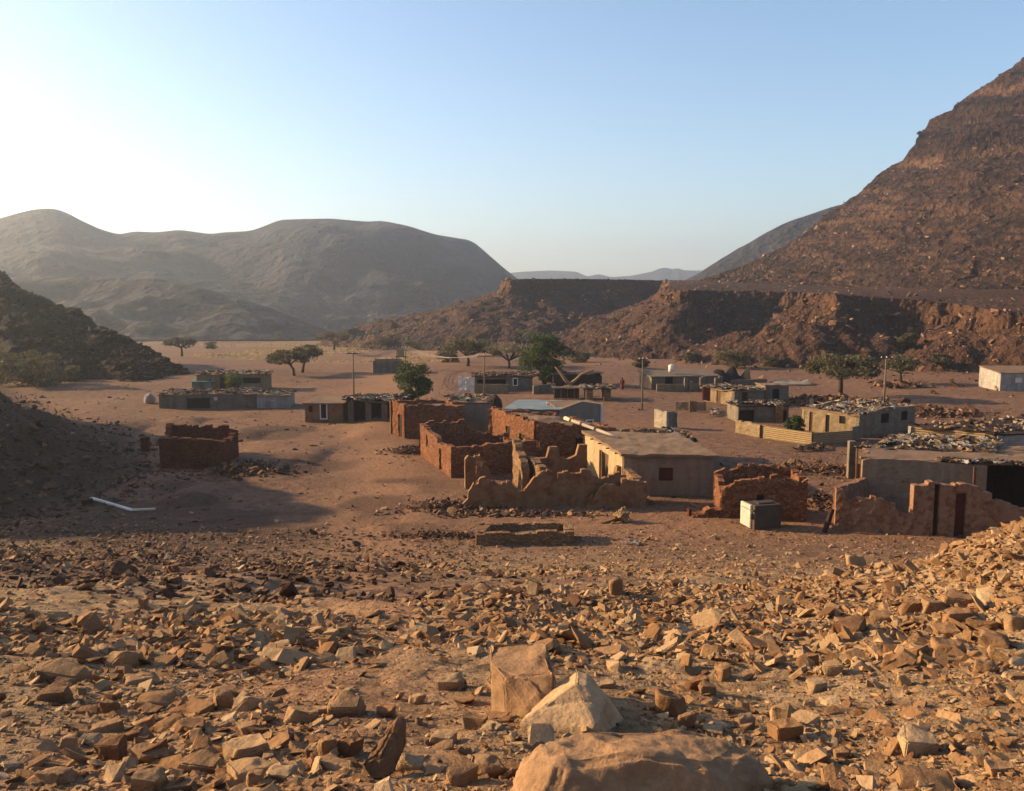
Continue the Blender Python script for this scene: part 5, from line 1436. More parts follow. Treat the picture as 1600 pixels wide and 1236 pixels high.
# dry grass on the far plain
rs = np.random.RandomState(77)
n = 9000
y = rs.uniform(165, 330, n); x = -y * rs.uniform(.08, .36, n)
k = fbm(x * .035 + 3, y * .02, 3, 231) > .12; x, y = x[k], y[k]; n = len(x)
z = gz(x, y); a = rs.uniform(0, 6.28, n); s = rs.uniform(.2, .5, n); w = s * .5
V = np.stack([np.stack([x - w * np.cos(a), y - w * np.sin(a), z], -1), np.stack([x + w * np.cos(a), y + w * np.sin(a), z], -1), np.stack([x + rs.normal(0, .15, n), y, z + s * .8], -1)], 1).reshape(-1, 3)
MAT['dry_grass'] = leaf_mat("dry_grass", (.20, .14, .07), (.30, .21, .10), (.40, .29, .15))
o = MB().addn(V, np.arange(3 * n).reshape(n, 3)).build("grass", MAT['dry_grass'])
tag(o, "yellow dry grass on the plain below the hazy mountain", "grass", kind="stuff")

# ------------------------------------------------------------------ poles and wires
PG = "power poles of the village"
def pole(label, px, base, top, arm=1.2, r=.1, y=None, mat='grey_wood', group=PG, arms=1):
    p = gp(px, base) if y is None else at_y(px, base, y)
    if y is not None: p = (p[0], y, gzf(p[0], y))
    h = at_y(px, top, p[1])[2] - p[2]
    e = thing("power_pole", label, "pole", p, group)
    MB().tube([np.array(p) + np.array([0, 0, z]) for z in (-.4, h * .5, h)], [r, r * .85, r * .65], 8).build("shaft", MAT[mat], e, smooth=True)
    tops = []
    for k in range(arms):
        z = p[2] + h - .25 - .6 * k
        MB().box((p[0], p[1] - r - .03, z), (arm, .09, .1)).build("crossarm", MAT['dark_wood'], e)
        for t in (-.45, 0, .45):
            q = np.array([p[0] + arm * t, p[1] - r - .03, z + .05])
            MB().tube([q, q + np.array([0, 0, .16])], [.05, .03], 6).build("insulator", MAT['white_paint'], e)
            tops.append(q + np.array([0, 0, .16]))
    return p, tops
_, A_ = pole("thin wooden power pole standing behind the ochre hut", 553, 622, 549, 1.6)
_, B_ = pole("thin power pole between the red store and the far porch hut", 757, 621, 553, 1.6)
pole("bare thin power pole on the open sand behind the lone block corner", 1003, 640, 558, .9)
_, C_ = pole("tall pale power pole behind the stone roofed block house", 1381, 634, 556, 1.3, .12)
p1, D_ = pole("one of a pair of poles carrying a yellowish transformer", 620, 578, 541, 1.2, .1, group="transformer pole pair")
p2, E_ = pole("one of a pair of poles carrying a yellowish transformer", 634, 578, 541, 1.2, .1, group="transformer pole pair")
tf = thing("transformer", "yellowish transformer box mounted between the paired poles", "transformer", ((p1[0] + p2[0]) / 2, p1[1], p1[2] + 2.2))
w = p2[0] - p1[0]
MAT['ochre_paint'] = plain_mat("ochre_paint", (.38, .32, .14), (.48, .42, .2), 3, .6)
MB().box((p1[0] + w / 2, p1[1] - .25, p1[2] + 2.9), (w * .75, .6, 1.3)).build("body", MAT['ochre_paint'], tf)
MB().box((p1[0] + w / 2, p1[1] - .2, p1[2] + 2.15), (w + .5, .16, .14)).build("bracket", MAT['dark_wood'], tf)
for k in range(4):
    MB().box((p1[0] + w * (.2 + .2 * k), p1[1] - .58, p1[2] + 2.9), (.06, .1, 1.1)).build("fin", MAT['ochre_paint'], tf)
MAT['wire'] = plain_mat("wire", (.30, .26, .22), (.38, .33, .28), 3)
def wire(a, b, sag, label):
    a = np.array(a); b = np.array(b)
    P = [a + (b - a) * t - np.array([0, 0, sag * 4 * t * (1 - t)]) for t in np.linspace(0, 1, 14)]
    m = MB().tube(P, .035, 4); o = m.build("power_line", MAT['wire'], None, base=tuple(a))
    tag(o, label, "wire", "sagging power wires")
for k in range(3):
    wire(A_[k], D_[k], 1.0, "thin sagging wire strung from the pole behind the ochre hut to the transformer poles")
    wire(E_[k], B_[k], 1.0, "thin sagging wire strung from the transformer poles to the pole by the far porch hut")

# ------------------------------------------------------------------ people and small things
def person(label, p, h, mat, seed, stand=True):
    e = thing("person", label, "person", p)
    x, y, z = p; s = h / 1.7
    def up(u, dx=0, dy=0): return (x + dx * s, y + dy * s, z + u * s)
    bm = bmesh.new()
    J = [up(.92), up(1.15), up(1.38), up(1.5), up(1.62, 0, -.02), up(.9, -.1), up(.5, -.11, -.03), up(.07, -.12), up(.03, -.12, -.12),
         up(.9, .1), up(.5, .12, .02), up(.07, .13, .06), up(.03, .13, -.06), up(1.36, -.19), up(1.1, -.26), up(.86, -.24, -.1), up(1.36, .19), up(1.1, .27), up(.86, .26, -.08)]
    Ed = [(0, 1), (1, 2), (2, 3), (3, 4), (0, 5), (5, 6), (6, 7), (7, 8), (0, 9), (9, 10), (10, 11), (11, 12), (2, 13), (13, 14), (14, 15), (2, 16), (16, 17), (17, 18)]
    rad = [.15, .14, .16, .06, .105, .1, .07, .045, .04, .1, .07, .045, .04, .07, .05, .035, .07, .05, .035]
    vs = [bm.verts.new(Vector(j) - Vector(p)) for j in J]
    for a, b in Ed: bm.edges.new((vs[a], vs[b]))
    me = bpy.data.meshes.new("body"); bm.to_mesh(me); bm.free()
    o = link("body", me, MAT['skin'], e)
    mod = o.modifiers.new("skin", 'SKIN')
    for v, r in zip(me.skin_vertices[0].data, rad): v.radius = (r * s, r * s)
    me.skin_vertices[0].data[0].use_root = True
    o.modifiers.new("sub", 'SUBSURF').levels = 1
    # long robe
    P = [np.array(up(u)) for u in (.12, .5, .9, 1.2, 1.4, 1.46)]
    MB().tube(P, [r * s for r in (.24, .22, .19, .2, .18, .09)], 12).build("robe", MAT[mat], e, smooth=True)
    for sg in (-1, 1):
        MB().tube([np.array(up(1.38, .17 * sg)), np.array(up(1.1, .27 * sg)), np.array(up(.92, .25 * sg, -.08))], [.09 * s, .08 * s, .075 * s], 8).build("sleeve", MAT[mat], e, smooth=True)
    MB().tube([np.array(up(u, 0, .01)) for u in (1.44, 1.56, 1.68, 1.75)], [.12 * s, .13 * s, .12 * s, .04 * s], 10).build("headscarf", MAT[mat], e, smooth=True)
    return e
p = gp(972, 609); person("tiny distant person in a long red robe standing past the stone pillared canopy", p, 1.55, 'red_cloth', 1)
p = gp(1103, 633)
def cloth(name, label, c, w, h, mat, seed):
    n, m_ = 8, 8; u, v = np.meshgrid(np.linspace(0, 1, n), np.linspace(0, 1, m_), indexing='ij')
    P = np.stack([c[0] + w * (u - .5), c[1] + .12 * np.sin(u * 9 + seed) * (1 - v * .5), c[2] + h * v + .05 * np.sin(u * 6)], -1).reshape(-1, 3)
    f = [(i * m_ + j, (i + 1) * m_ + j, (i + 1) * m_ + j + 1, i * m_ + j + 1) for i in range(n - 1) for j in range(m_ - 1)]
    mm = MB(); mm.add(P, f); mm.add(P + np.array([0, .03, 0]), [t[::-1] for t in f])
    return tag(mm.build(name, MAT[mat], None, base=tuple(c), smooth=True), label, "cloth")
cloth("hanging_cloth", "red cloth hung at the corner of the stone roofed block hut", (p[0], p[1], p[2] + .5), .9, 1.5, 'red_cloth', 3)

# white bent beam lying in the shade
a = np.array(gp(143, 781)); b = np.array(gp(206, 800)); c = np.array(gp(243, 798))
for q in (a, b, c): q[2] += .12
eb = thing("bent_beam", "long white bent metal strip lying on the shaded slope", "beam", tuple(b))
def strip(name, p, q, w, mat):
    d = q - p; L = np.linalg.norm(d); ang = math.atan2(d[1], d[0]); el = math.asin(d[2] / L)
    MB().box((p + q) / 2, (L, w, .1), roteul(0, -el, ang)).build(name, MAT[mat], eb)
strip("long_arm", a, b + (b - a) * .01, .2, 'white_paint'); strip("short_arm", b, c, .14, 'cream_pipe')

# gnarled stump, stick and stub of post in front of the plastered house
p = np.array(gp(972, 815)); es = thing("stump", "gnarled pale yellow stump on the sand in front of the plastered house", "stump", tuple(p))
bm = bmesh.new(); bmesh.ops.create_icosphere(bm, subdivisions=4, radius=1)
co = np.array([v.co[:] for v in bm.verts])
dsp = 1 + .4 * fbm3(co[:, 0] * 2.2, co[:, 1] * 2.2, co[:, 2] * 2.2, 4, 7)
co = co * dsp[:, None] * np.array([.38, .34, .36])
for v, c_ in zip(bm.verts, co): v.co = c_ + np.array([0, 0, .36])
me = bpy.data.meshes.new("bole"); bm.to_mesh(me); bm.free(); link("bole", me, MAT['dead_wood'], es)
MB().tube([p + np.array([-.2, -.2, .2]), p + np.array([-.7, -.3, .08]), p + np.array([-1.3, -.5, .03])], [.12, .09, .04], 7).build("root", MAT['wood'], es, smooth=True)
MB().tube([p + np.array([.1, 0, .5]), p + np.array([.16, .05, .85])], [.12, .06], 7).build("stub", MAT['dead_wood'], es, smooth=True)
p = gp(1077, 806)
MB_ = MB().box((p[0], p[1], p[2] + .18), (.22, .22, .5), rotz(.4), 0, .8)
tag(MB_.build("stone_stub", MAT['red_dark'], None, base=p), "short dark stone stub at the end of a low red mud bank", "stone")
# low red mud bank by the round topped ruin
a = np.array(gp(1082, 808)); b = np.array(gp(1127, 808))
ob = wall("mud_bank", a, b, .7, [(0, .12), (.4, .2), (.8, .45), (1, .5)], MAT['red_rubble'], None, z0=a[2], rough=.08, rag=.1, seed=502, step=.15)
tag(ob, "low crumbled red mud bank running to the curved top stone hut", "bank")
# white litter
def litter(label, px, row, n, spread, seed):
    rs = random.Random(seed); p = np.array(gp(px, row)); m = MB()
    for i in range(n):
        x = p[0] + rs.gauss(0, spread); y = p[1] + rs.gauss(0, spread * .5); z = gzf(x, y)
        s = rs.uniform(.07, .2); g = 4
        X, Y = np.meshgrid(np.linspace(-s, s, g), np.linspace(-s * .6, s * .6, g), indexing='ij')
        Z = np.array([[rs.uniform(0.03, .3) * s for _ in range(g)] for _ in range(g)])
        V = np.stack([X, Y, Z], -1).reshape(-1, 3) @ roteul(rs.uniform(-.5, .5), rs.uniform(-.5, .5), rs.uniform(0, 6)).T + np.array([x, y, z + .1])
        f = [(a * g + b, (a + 1) * g + b, (a + 1) * g + b + 1, a * g + b + 1) for a in range(g - 1) for b in range(g - 1)]
        m.add(V, f); m.add(V - np.array([0, 0, .012]), [t[::-1] for t in f])
    tag(m.build("litter", MAT['junk_white'], None, base=tuple(p)), label, "litter", kind="stuff")
litter("crumpled white plastic litter on the sand to the side of the stone trough", 986, 850, 14, .4, 3)
litter("few white scraps of litter on the sand by the black cloth tent", 1120, 640, 6, .8, 5)
litter("white scraps scattered on the sand by the low leaning acacia", 470, 598, 8, 1.0, 6)
junk("litter", "dark rubbish heap on the sand in front of the yellow yard wall", [(*gp(1243, 706)[:2], .05), (*gp(1285, 704)[:2], .05), (*gp(1282, 699)[:2], .05), (*gp(1245, 700)[:2], .05)], 40, 11, (3, 8, 1, 2, 1), (.15, .4))
junk("litter", "stones and rags lying before the door of the stone roofed block hut", [(*gp(1106, 652)[:2], .05), (*gp(1126, 650)[:2], .05), (*gp(1122, 642)[:2], .05), (*gp(1108, 642)[:2], .05)], 30, 12, (8, 2, 3, 1, 1), (.15, .4))

# ------------------------------------------------------------------ loose stones
def stone_mat(name, stops, scale=5.0, patina=.35, rnd='island'):
    t = NT(name)
    if rnd == 'island':
        P = t.geo.outputs["Position"]; rn = t.geo.outputs["Random Per Island"]
    else:
        oi = t.n("ObjectInfo"); rn = oi.outputs["Random"]
        off = t.n("VectorMath", {"operation": 'SCALE'}); cb = t.n("CombineXYZ"); t.set(cb, "0", rn); t.set(cb, "1", rn); t.set(off, "0", cb.outputs[0]); off.inputs["Scale"].default_value = 40
        ad = t.n("VectorMath", {"operation": 'ADD'}); t.set(ad, "0", t.geo.outputs["Position"]); t.set(ad, "1", off.outputs[0]); P = ad.outputs[0]
    col = t.ramp(rn, stops)
    n = t.noise(scale, P, 7, .68); n2 = t.noise(scale * 6, P, 5, .7); n3 = t.noise(scale * .5, P, 4, .6)
    lay = t.noise(scale * 1.2, t.mapv(P, (.35, .35, 3.2)), 4)
    col = t.mix(.6, col, t.ramp(n, [(.28, .62), (.72, 1.3)]), 'MULTIPLY')
    col = t.mix(.4, col, t.ramp(lay, [(.3, .72), (.7, 1.2)]), 'MULTIPLY')
    col = t.mix(.45, col, t.ramp(n2, [(.28, .6), (.72, 1.35)]), 'MULTIPLY')
    if patina:
        col = t.mix(t.math('MULTIPLY', t.ramp(n3, [(.5, 0), (.62, 1)]), patina), col, (.12, .08, .055))
    b = t.bump(n, .6, .06); b = t.bump(lay, .35, .03, b); b = t.bump(n2, .55, .012, b)
    return t.done(col, b)
TAN = [(0, (.28, .145, .07)), (.3, (.43, .245, .12)), (.6, (.54, .335, .175)), (.85, (.62, .42, .235)), (1, (.70, .51, .32))]
MAT['stone_scatter'] = stone_mat("scattered_sandstone", TAN, 6, .3)
MAT['stone_dark'] = stone_mat("scattered_dark_stone", [(0, (.075, .04, .028)), (.5, (.16, .088, .056)), (1, (.32, .18, .11))], 6, .3)
MAT['scree'] = stone_mat("scree_blocks", [(0, (.08, .045, .032)), (.45, (.20, .105, .065)), (.8, (.38, .22, .13)), (1, (.62, .42, .26))], 1.5, .3)
MAT['rock'] = stone_mat("loose_sandstone_rock", TAN, 7, .35, 'object')

def field(name, label, N, seed, yr, ang, smed, ssig, mat, dens=None, flat=.8, sink=.22, tilt=.3, smin=.015, smax=.5):
    rs = np.random.RandomState(seed)
    y = np.exp(rs.uniform(math.log(yr[0]), math.log(yr[1]), N)); x = y * rs.uniform(ang[0], ang[1], N)
    if dens is not None:
        k = rs.uniform(0, 1, N) < dens(x, y); x, y = x[k], y[k]
    s = np.clip(smed * np.exp(rs.normal(0, ssig, len(x))), smin, smax)
    z = gz(x, y)
    o = scatter_mesh(name, np.stack([x, y, z], -1), s, seed + 1, MAT[mat], flat, sink, tilt)
    return tag(o, label, "stones", kind="stuff")
def dens_near(x, y):
    d = sstep(-.45, .35, fbm(x * .22, y * .2, 3, 601))
    track = np.interp(y, [3, 8, 14, 25, 44], [-.3, -1.0, -2.2, -4.2, -7]); gap = 1 - .85 * np.exp(-((x - track) / np.interp(y, [3, 14, 40], [.5, 1.3, 2.6])) ** 2)
    slab_ = 1 - .95 * np.exp(-((y - 8.0 - .1 * x) / 1.7) ** 2) * sstep(-3, -1, x) * sstep(4.5, 2.5, x)
    return (.09 + .91 * d ** 1.25) * gap * slab_
field("gravel", "fine gravel between the rocks of the stony slope", 40000, 611, (2.4, 12), (-1.05, 1.05), .022, .5, 'stone_scatter', lambda x, y: .35 + .65 * dens_near(x, y), .8, .3, .4, .008, .07)
field("rubble", "small angular stones covering the near stony slope", 45000, 613, (3.0, 16), (-1.05, 1.05), .05, .5, 'stone_scatter', dens_near, .65, .24, .3, .02, .2)
field("rubble", "countless stones carpeting the lower stony slope towards the ruins", 98000, 617, (8, 48), (-.92, .92), .085, .5, 'stone_scatter', lambda x, y: np.maximum(dens_near(x, y), .45 * sstep(18, 24, y)) * (1 - .85 * sstep(42, 48, y + .12 * np.minimum(x, 0))), .68, .2, .34, .03, .34)
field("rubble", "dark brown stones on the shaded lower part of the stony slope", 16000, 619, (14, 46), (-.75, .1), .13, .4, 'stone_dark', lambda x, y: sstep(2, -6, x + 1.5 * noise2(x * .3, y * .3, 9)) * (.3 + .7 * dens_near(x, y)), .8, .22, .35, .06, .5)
field("rubble", "stones scattered over the village floor", 24000, 621, (44, 130), (-.72, .72), .13, .5, 'scree', lambda x, y: .2 + .6 * sstep(.05, .5, fbm(x * .13, y * .13, 3, 631)), .7, .25, .3, .06, .7)
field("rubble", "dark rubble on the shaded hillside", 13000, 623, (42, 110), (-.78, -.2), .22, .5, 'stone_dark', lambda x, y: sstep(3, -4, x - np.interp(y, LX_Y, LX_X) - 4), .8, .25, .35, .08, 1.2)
def heap(label, px, row, rx, ry, N, seed, h, mat='scree', s=.2):
    rs = np.random.RandomState(seed); p = gp(px, row)
    x = p[0] + rs.normal(0, rx * .5, N); y = p[1] + rs.normal(0, ry * .5, N)
    z = gz(x, y) + h * np.exp(-((x - p[0]) / rx * 1.5) ** 2 - ((y - p[1]) / ry * 1.5) ** 2) * rs.uniform(.1, 1, N)
    tag(scatter_mesh("rubble", np.stack([x, y, z], -1), s * np.exp(rs.normal(0, .4, N)), seed + 1, MAT[mat], .8, .2, .4), label, "rubble", kind="stuff")
heap("fallen stones beside the broken end of the plastered rooms", 700, 792, 2.6, 1.4, 420, 701, .35)
heap("fallen stones along the foot of the broken plastered front", 800, 803, 5, .8, 420, 702, .15)
heap("stones at the foot of the stepped red court wall", 640, 705, 2, 1.5, 220, 703, .4)
heap("stones spilled inside and beside the round topped red ruin", 1285, 785, 1.8, 2.2, 300, 704, .5)
heap("reddish rubble bank behind the round topped red ruin", 1265, 735, 4.5, 1.8, 450, 705, .7)
heap("rubble between the hut with the stone roof and the broad dark roof", 1440, 645, 6, 4, 900, 706, .7, 'scree', .32)
heap("boulder mound under the smaller acacia", 1410, 605, 3.2, 1.6, 90, 707, .9, 'scree', .75)
heap("rubble strewn round the foot of the large umbrella acacia", 1290, 628, 8, 3, 700, 708, .6, 'scree', .38)
heap("stones in the shade before the lone red ruin", 380, 735, 4, 2.5, 300, 709, .4, 'stone_dark', .25)
heap("dark rubble filling the lone red ruin", 300, 692, 3.2, 1.6, 260, 710, .9, 'stone_dark', .3)
heap("dark refuse and stones by the open stone trough", 690, 838, 3.2, .9, 260, 711, .2, 'stone_dark', .16)
# scree and boulders under the cliffs and on the mountain
rs = np.random.RandomState(801)
N = 46000
x = rs.uniform(-60, 150, N); y = rs.uniform(105, 330, N)
sd, _z = rim_sd(x, y)
kd = np.where(sd < 0, np.exp(sd / 14.0), .08 * np.exp(-sd / 30)) * (sd > -52); k = rs.uniform(0, 1, N) < kd; x, y = x[k], y[k]
z = plateau_z(x, y); g = ground_z(x, y); z = np.maximum(z, g)
s = np.clip(.42 * np.exp(rs.normal(0, .55, len(x))), .12, 2.2)
tag(scatter_mesh("scree", np.stack([x, y, z], -1), s, 802, MAT['scree'], .85, .25, .4), "reddish boulders and scree below the tableland cliffs", "scree", kind="stuff")
Xm, Ym, Zm = [a.ravel() for a in MX]
ii = rs.randint(0, len(Xm), 26000); zz = Zm[ii]
kk = rs.uniform(0, 1, len(ii)) < np.interp(zz, [10, 20, 50, 110, 140], [.9, .7, .55, .35, .1]); ii = ii[kk]
s = np.clip(.55 * np.exp(rs.normal(0, .55, len(ii))), .2, 3.2)
MAT['scree_dark'] = stone_mat("mountain_blocks", [(0, (.05, .03, .022)), (.5, (.14, .078, .05)), (.85, (.30, .18, .105)), (1, (.62, .42, .25))], 1.2, .3)
tag(scatter_mesh("scree", np.stack([Xm[ii], Ym[ii], Zm[ii]], -1), s, 804, MAT['scree_dark'], .9, .4, .4), "dark blocks strewn over the big mountain flank", "scree", kind="stuff")

Xd, Yd, Zd = [a.ravel() for a in DHX]
ii = rs.randint(0, len(Xd), 9000)
s = np.clip(.45 * np.exp(rs.normal(0, .5, len(ii))), .15, 1.8)
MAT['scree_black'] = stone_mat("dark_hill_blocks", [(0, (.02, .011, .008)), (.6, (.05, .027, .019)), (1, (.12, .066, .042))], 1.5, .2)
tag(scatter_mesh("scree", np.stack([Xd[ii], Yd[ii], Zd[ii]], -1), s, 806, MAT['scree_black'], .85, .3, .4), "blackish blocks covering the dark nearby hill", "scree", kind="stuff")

# ------------------------------------------------------------------ single rocks of the foreground
def rock_mesh(seed, dims, npts=11, cuts=3, rough=.035, bev=.05):
    rng = random.Random(seed); bm = bmesh.new()
    for p in chip_points(rng, .55, npts - 8):
        bm.verts.new((p[0] * .5, p[1] * .5, p[2] * .5))
    bmesh.ops.convex_hull(bm, input=bm.verts)
    bmesh.ops.delete(bm, geom=[v for v in bm.verts if not v.link_faces], context='VERTS')
    bmesh.ops.dissolve_limit(bm, angle_limit=R(14), verts=bm.verts, edges=bm.edges)
    for v in bm.verts: v.co = Vector((v.co.x * dims[0], v.co.y * dims[1], v.co.z * dims[2]))
    bmesh.ops.bevel(bm, geom=bm.edges[:], offset=bev * min(dims), segments=2, affect='EDGES', clamp_overlap=True)
    bmesh.ops.triangulate(bm, faces=bm.faces)
    for _ in range(cuts):
        es = [e for e in bm.edges if e.calc_length() > .07 * max(dims)]
        if not es: break
        bmesh.ops.subdivide_edges(bm, edges=es, cuts=1, use_grid_fill=False)
        bmesh.ops.triangulate(bm, faces=bm.faces)
    co = np.array([v.co[:] for v in bm.verts]); bm.normal_update()
    nm = np.array([v.normal[:] for v in bm.verts]); k = 2.2 / max(dims)
    d = fbm3(co[:, 0] * k, co[:, 1] * k, co[:, 2] * k, 4, seed) * rough * max(dims)
    d += -np.abs(noise3(co[:, 0] * k * .7, co[:, 1] * k * .7, co[:, 2] * k * 2.5, seed + 9)) * rough * .8 * max(dims)
    co = co + nm * d[:, None]
    for v, c in zip(bm.verts, co): v.co = c
    bm.normal_update()
    me = bpy.data.meshes.new("rock"); bm.to_mesh(me); bm.free()
    for f in me.polygons: f.use_smooth = True
    try: me.set_sharp_from_angle(angle=R(38))
    except Exception: pass
    me.materials.append(MAT['rock'])
    return me
KINDS = {"slab": [(1, .8, .26), (1, .65, .32), (1, .9, .22)], "block": [(1, .8, .5), (1, .9, .66), (1, .7, .45)], "wedge": [(1, .6, .5), (1, .7, .42)], "upright": [(.7, .55, 1), (.8, .5, 1)]}
ROCKS = {k: [rock_mesh(900 + 31 * i + 7 * len(k), d, n, 3) for i, (d, n) in enumerate((d, n) for d in ds for n in (9, 12))] for k, ds in KINDS.items()}
RG = {"slab": ("flat sandstone slab lying among many like it on the stony slope", "flat sandstone slabs of the slope"),
      "block": ("blocky tan sandstone rock lying among many like it on the stony slope", "blocky sandstone rocks of the slope"),
      "wedge": ("wedge shaped tan sandstone rock lying among many like it on the stony slope", "wedge shaped sandstone rocks of the slope"),
      "upright": ("small tan rock standing on end, one of several on the stony slope", "sandstone rocks standing on end")}
_rk = random.Random(42); NR = 0
def put_rock(kind, x, y, w, hk=None, rz=None, label=None, name="rock", sink=.26, tilt=.09, zadd=0.0):
    global NR
    me = _rk.choice(ROCKS[kind]); o = bpy.data.objects.new(name, me); COL.objects.link(o); NR += 1
    dx, dz = me_dim(me)
    sx = w / dx; h0 = dz * sx
    sz = sx * (1 if hk is None else max(.5, min(2.2, hk / h0)))
    o.scale = (sx, sx * _rk.uniform(.85, 1.15), sz)
    o.rotation_euler = (_rk.gauss(0, tilt), _rk.gauss(0, tilt), (_rk.choice([0, math.pi]) + _rk.gauss(0, .35)) if rz is None else rz)
    o.location = (x, y, gzf(x, y) + dz * sz * (.5 - sink) + zadd)
    if label: tag(o, label, "rock")
    else: tag(o, RG[kind][0], "rock", RG[kind][1])
    return o
_dim = {}
def me_dim(me):
    if me.name not in _dim:
        c = np.array([v.co[:] for v in me.vertices]); e = c.max(0) - c.min(0); _dim[me.name] = (e[0], e[2])
    return _dim[me.name]
LISTED = [(58, 991, 24, 26, 'upright'), (187, 1044, 53, 30, 'wedge'), (85, 1068, 85, 30, 'wedge'), (80, 1096, 48, 25, 'block'), (215, 1072, 54, 18, 'slab'), (232, 1110, 70, 25, 'slab'),
 (301, 1118, 68, 22, 'slab'), (345, 1107, 36, 38, 'upright'), (383, 1112, 46, 28, 'wedge'), (406, 1046, 32, 18, 'block'), (371, 1054, 36, 16, 'wedge'), (540, 1121, 58, 36, 'block'), (471, 1130, 56, 25, 'slab'),
 (163, 1145, 50, 22, 'wedge'), (168, 1115, 30, 25, 'wedge'), (294, 1144, 50, 18, 'slab'), (262, 1140, 56, 18, 'slab'), (380, 1186, 70, 30, 'slab'), (385, 1214, 72, 25, 'slab'), (228, 1192, 56, 28, 'wedge'),
 (168, 1188, 50, 40, 'block'), (105, 1172, 26, 28, 'upright'), (228, 1238, 58, 38, 'block'), (311, 1210, 70, 30, 'wedge'), (511, 1185, 32, 40, 'upright'), (546, 1182, 40, 34, 'block'), (525, 1203, 66, 20, 'slab'),
 (396, 1230, 28, 30, 'upright'), (434, 1222, 52, 22, 'slab'), (80, 1225, 60, 26, 'slab'), (222, 950, 16, 18, 'upright'), (298, 960, 28, 12, 'wedge'), (341, 1024, 36, 18, 'wedge'), (535, 988, 22, 13, 'block'),
 (1334, 991, 66, 28, 'wedge'), (1427, 962, 35, 30, 'block'), (1505, 950, 52, 28, 'block'), (1484, 996, 38, 22, 'block'), (1490, 1026, 52, 28, 'block'), (1443, 1032, 38, 30, 'wedge'),
 (1396, 1047, 40, 28, 'block'), (1264, 1042, 34, 22, 'block'), (1278, 1082, 40, 25, 'block'), (1304, 1056, 32, 22, 'block'), (1416, 1072, 26, 22, 'block'), (1548, 1053, 40, 32, 'wedge'), (1245, 1000, 34, 17, 'wedge'),
 (1380, 1018, 22, 22, 'block'), (1232, 1156, 50, 32, 'block'), (1285, 1194, 46, 42, 'wedge'), (1444, 1182, 68, 44, 'block'), (1320, 1186, 32, 22, 'block'), (1075, 1138, 36, 28, 'wedge'), (1050, 1120, 50, 48, 'block'),
 (1131, 1062, 32, 28, 'block'), (1092, 1080, 40, 28, 'wedge'), (1108, 1086, 32, 22, 'block'), (1162, 1110, 22, 20, 'block'), (1168, 1138, 30, 28, 'wedge'), (1341, 884, 32, 22, 'wedge'), (1565, 1215, 44, 26, 'slab'),
 (1061, 993, 32, 20, 'wedge'), (1180, 900, 12, 14, 'upright'), (706, 1080, 48, 30, 'wedge'), (740, 1140, 40, 22, 'slab'), (690, 1165, 44, 26, 'block'), (1000, 1010, 30, 14, 'slab'), (870, 1024, 16, 12, 'block'),
 (1540, 985, 44, 20, 'slab'), (1500, 975, 50, 24, 'wedge'), (1560, 1010, 46, 26, 'slab'), (1380, 975, 34, 20, 'block'), (1460, 960, 36, 26, 'wedge'), (760, 1210, 60, 34, 'slab'), (720, 1225, 54, 30, 'block'), (640, 1205, 46, 24, 'wedge'), (600, 1120, 36, 20, 'slab'), (650, 1100, 30, 18, 'block')]
for (px, row, w, h, kind) in LISTED:
    p = gp(px, row); k = p[1] / F_PX
    put_rock(kind, p[0], p[1] + w * k * .3, w * k * 1.05, h * k * 1.15)
# rocks with a look of their own
p = gp(1588, 983); put_rock('block', p[0], p[1], 38 * p[1] / F_PX, 38 * p[1] / F_PX, label="palest rounded block at the edge of the stone bank on the rock shoulder")
p = gp(1442, 1233); put_rock('slab', p[0], p[1], 112 * p[1] / F_PX, 34 * p[1] / F_PX, rz=-.25, label="long pale flat slab on the dark gravelly patch below the blocky dark rock")

def hero(name, label, pts, loc, seed, mat, cuts=4, rough=.02, bev=.05, sharp=38, flake=1.0):
    bm = bmesh.new()
    for q in pts: bm.verts.new(q)
    bmesh.ops.convex_hull(bm, input=bm.verts)
    bmesh.ops.delete(bm, geom=[v for v in bm.verts if not v.link_faces], context='VERTS')
    bmesh.ops.dissolve_limit(bm, angle_limit=R(9), verts=bm.verts, edges=bm.edges)
    bmesh.ops.bevel(bm, geom=bm.edges[:], offset=bev, segments=3, affect='EDGES', clamp_overlap=True)
    bmesh.ops.triangulate(bm, faces=bm.faces)
    ext = max(max(abs(c) for c in q) for q in pts)
    for _ in range(6):
        es = [e for e in bm.edges if e.calc_length() > .03 * ext + .008]
        if not es: break
        bmesh.ops.subdivide_edges(bm, edges=es, cuts=1); bmesh.ops.triangulate(bm, faces=bm.faces)
    bm.normal_update()
    co = np.array([v.co[:] for v in bm.verts]); nm = np.array([v.normal[:] for v in bm.verts])
    d = rough * (fbm3(co[:, 0] * 3, co[:, 1] * 3, co[:, 2] * 3, 5, seed) - .9 * np.abs(fbm3(co[:, 0] * 2.2, co[:, 1] * 2.2, co[:, 2] * 7, 3, seed + 5)))
    # flaked patches
    d -= flake * rough * 1.1 * sstep(.1, .16, noise3(co[:, 0] * 3.2, co[:, 1] * 3.2, co[:, 2] * 3.2, seed + 8))
    d -= flake * rough * 1.2 * sstep(.06, .0, np.abs(noise3(co[:, 0] * 2.1 + 4, co[:, 1] * 2.1, co[:, 2] * 2.6, seed + 11)))
    d += rough * .5 * fbm3(co[:, 0] * 11, co[:, 1] * 11, co[:, 2] * 11, 2, seed + 14)
    co = co + nm * d[:, None]
    for v, c in zip(bm.verts, co): v.co = c
    me = bpy.data.meshes.new(name); bm.to_mesh(me); bm.free()
    for f in me.polygons: f.use_smooth = True
    try: me.set_sharp_from_angle(angle=R(sharp))
    except Exception: pass
    o = link(name, me, MAT[mat], None, loc)
    return tag(o, label, "boulder")
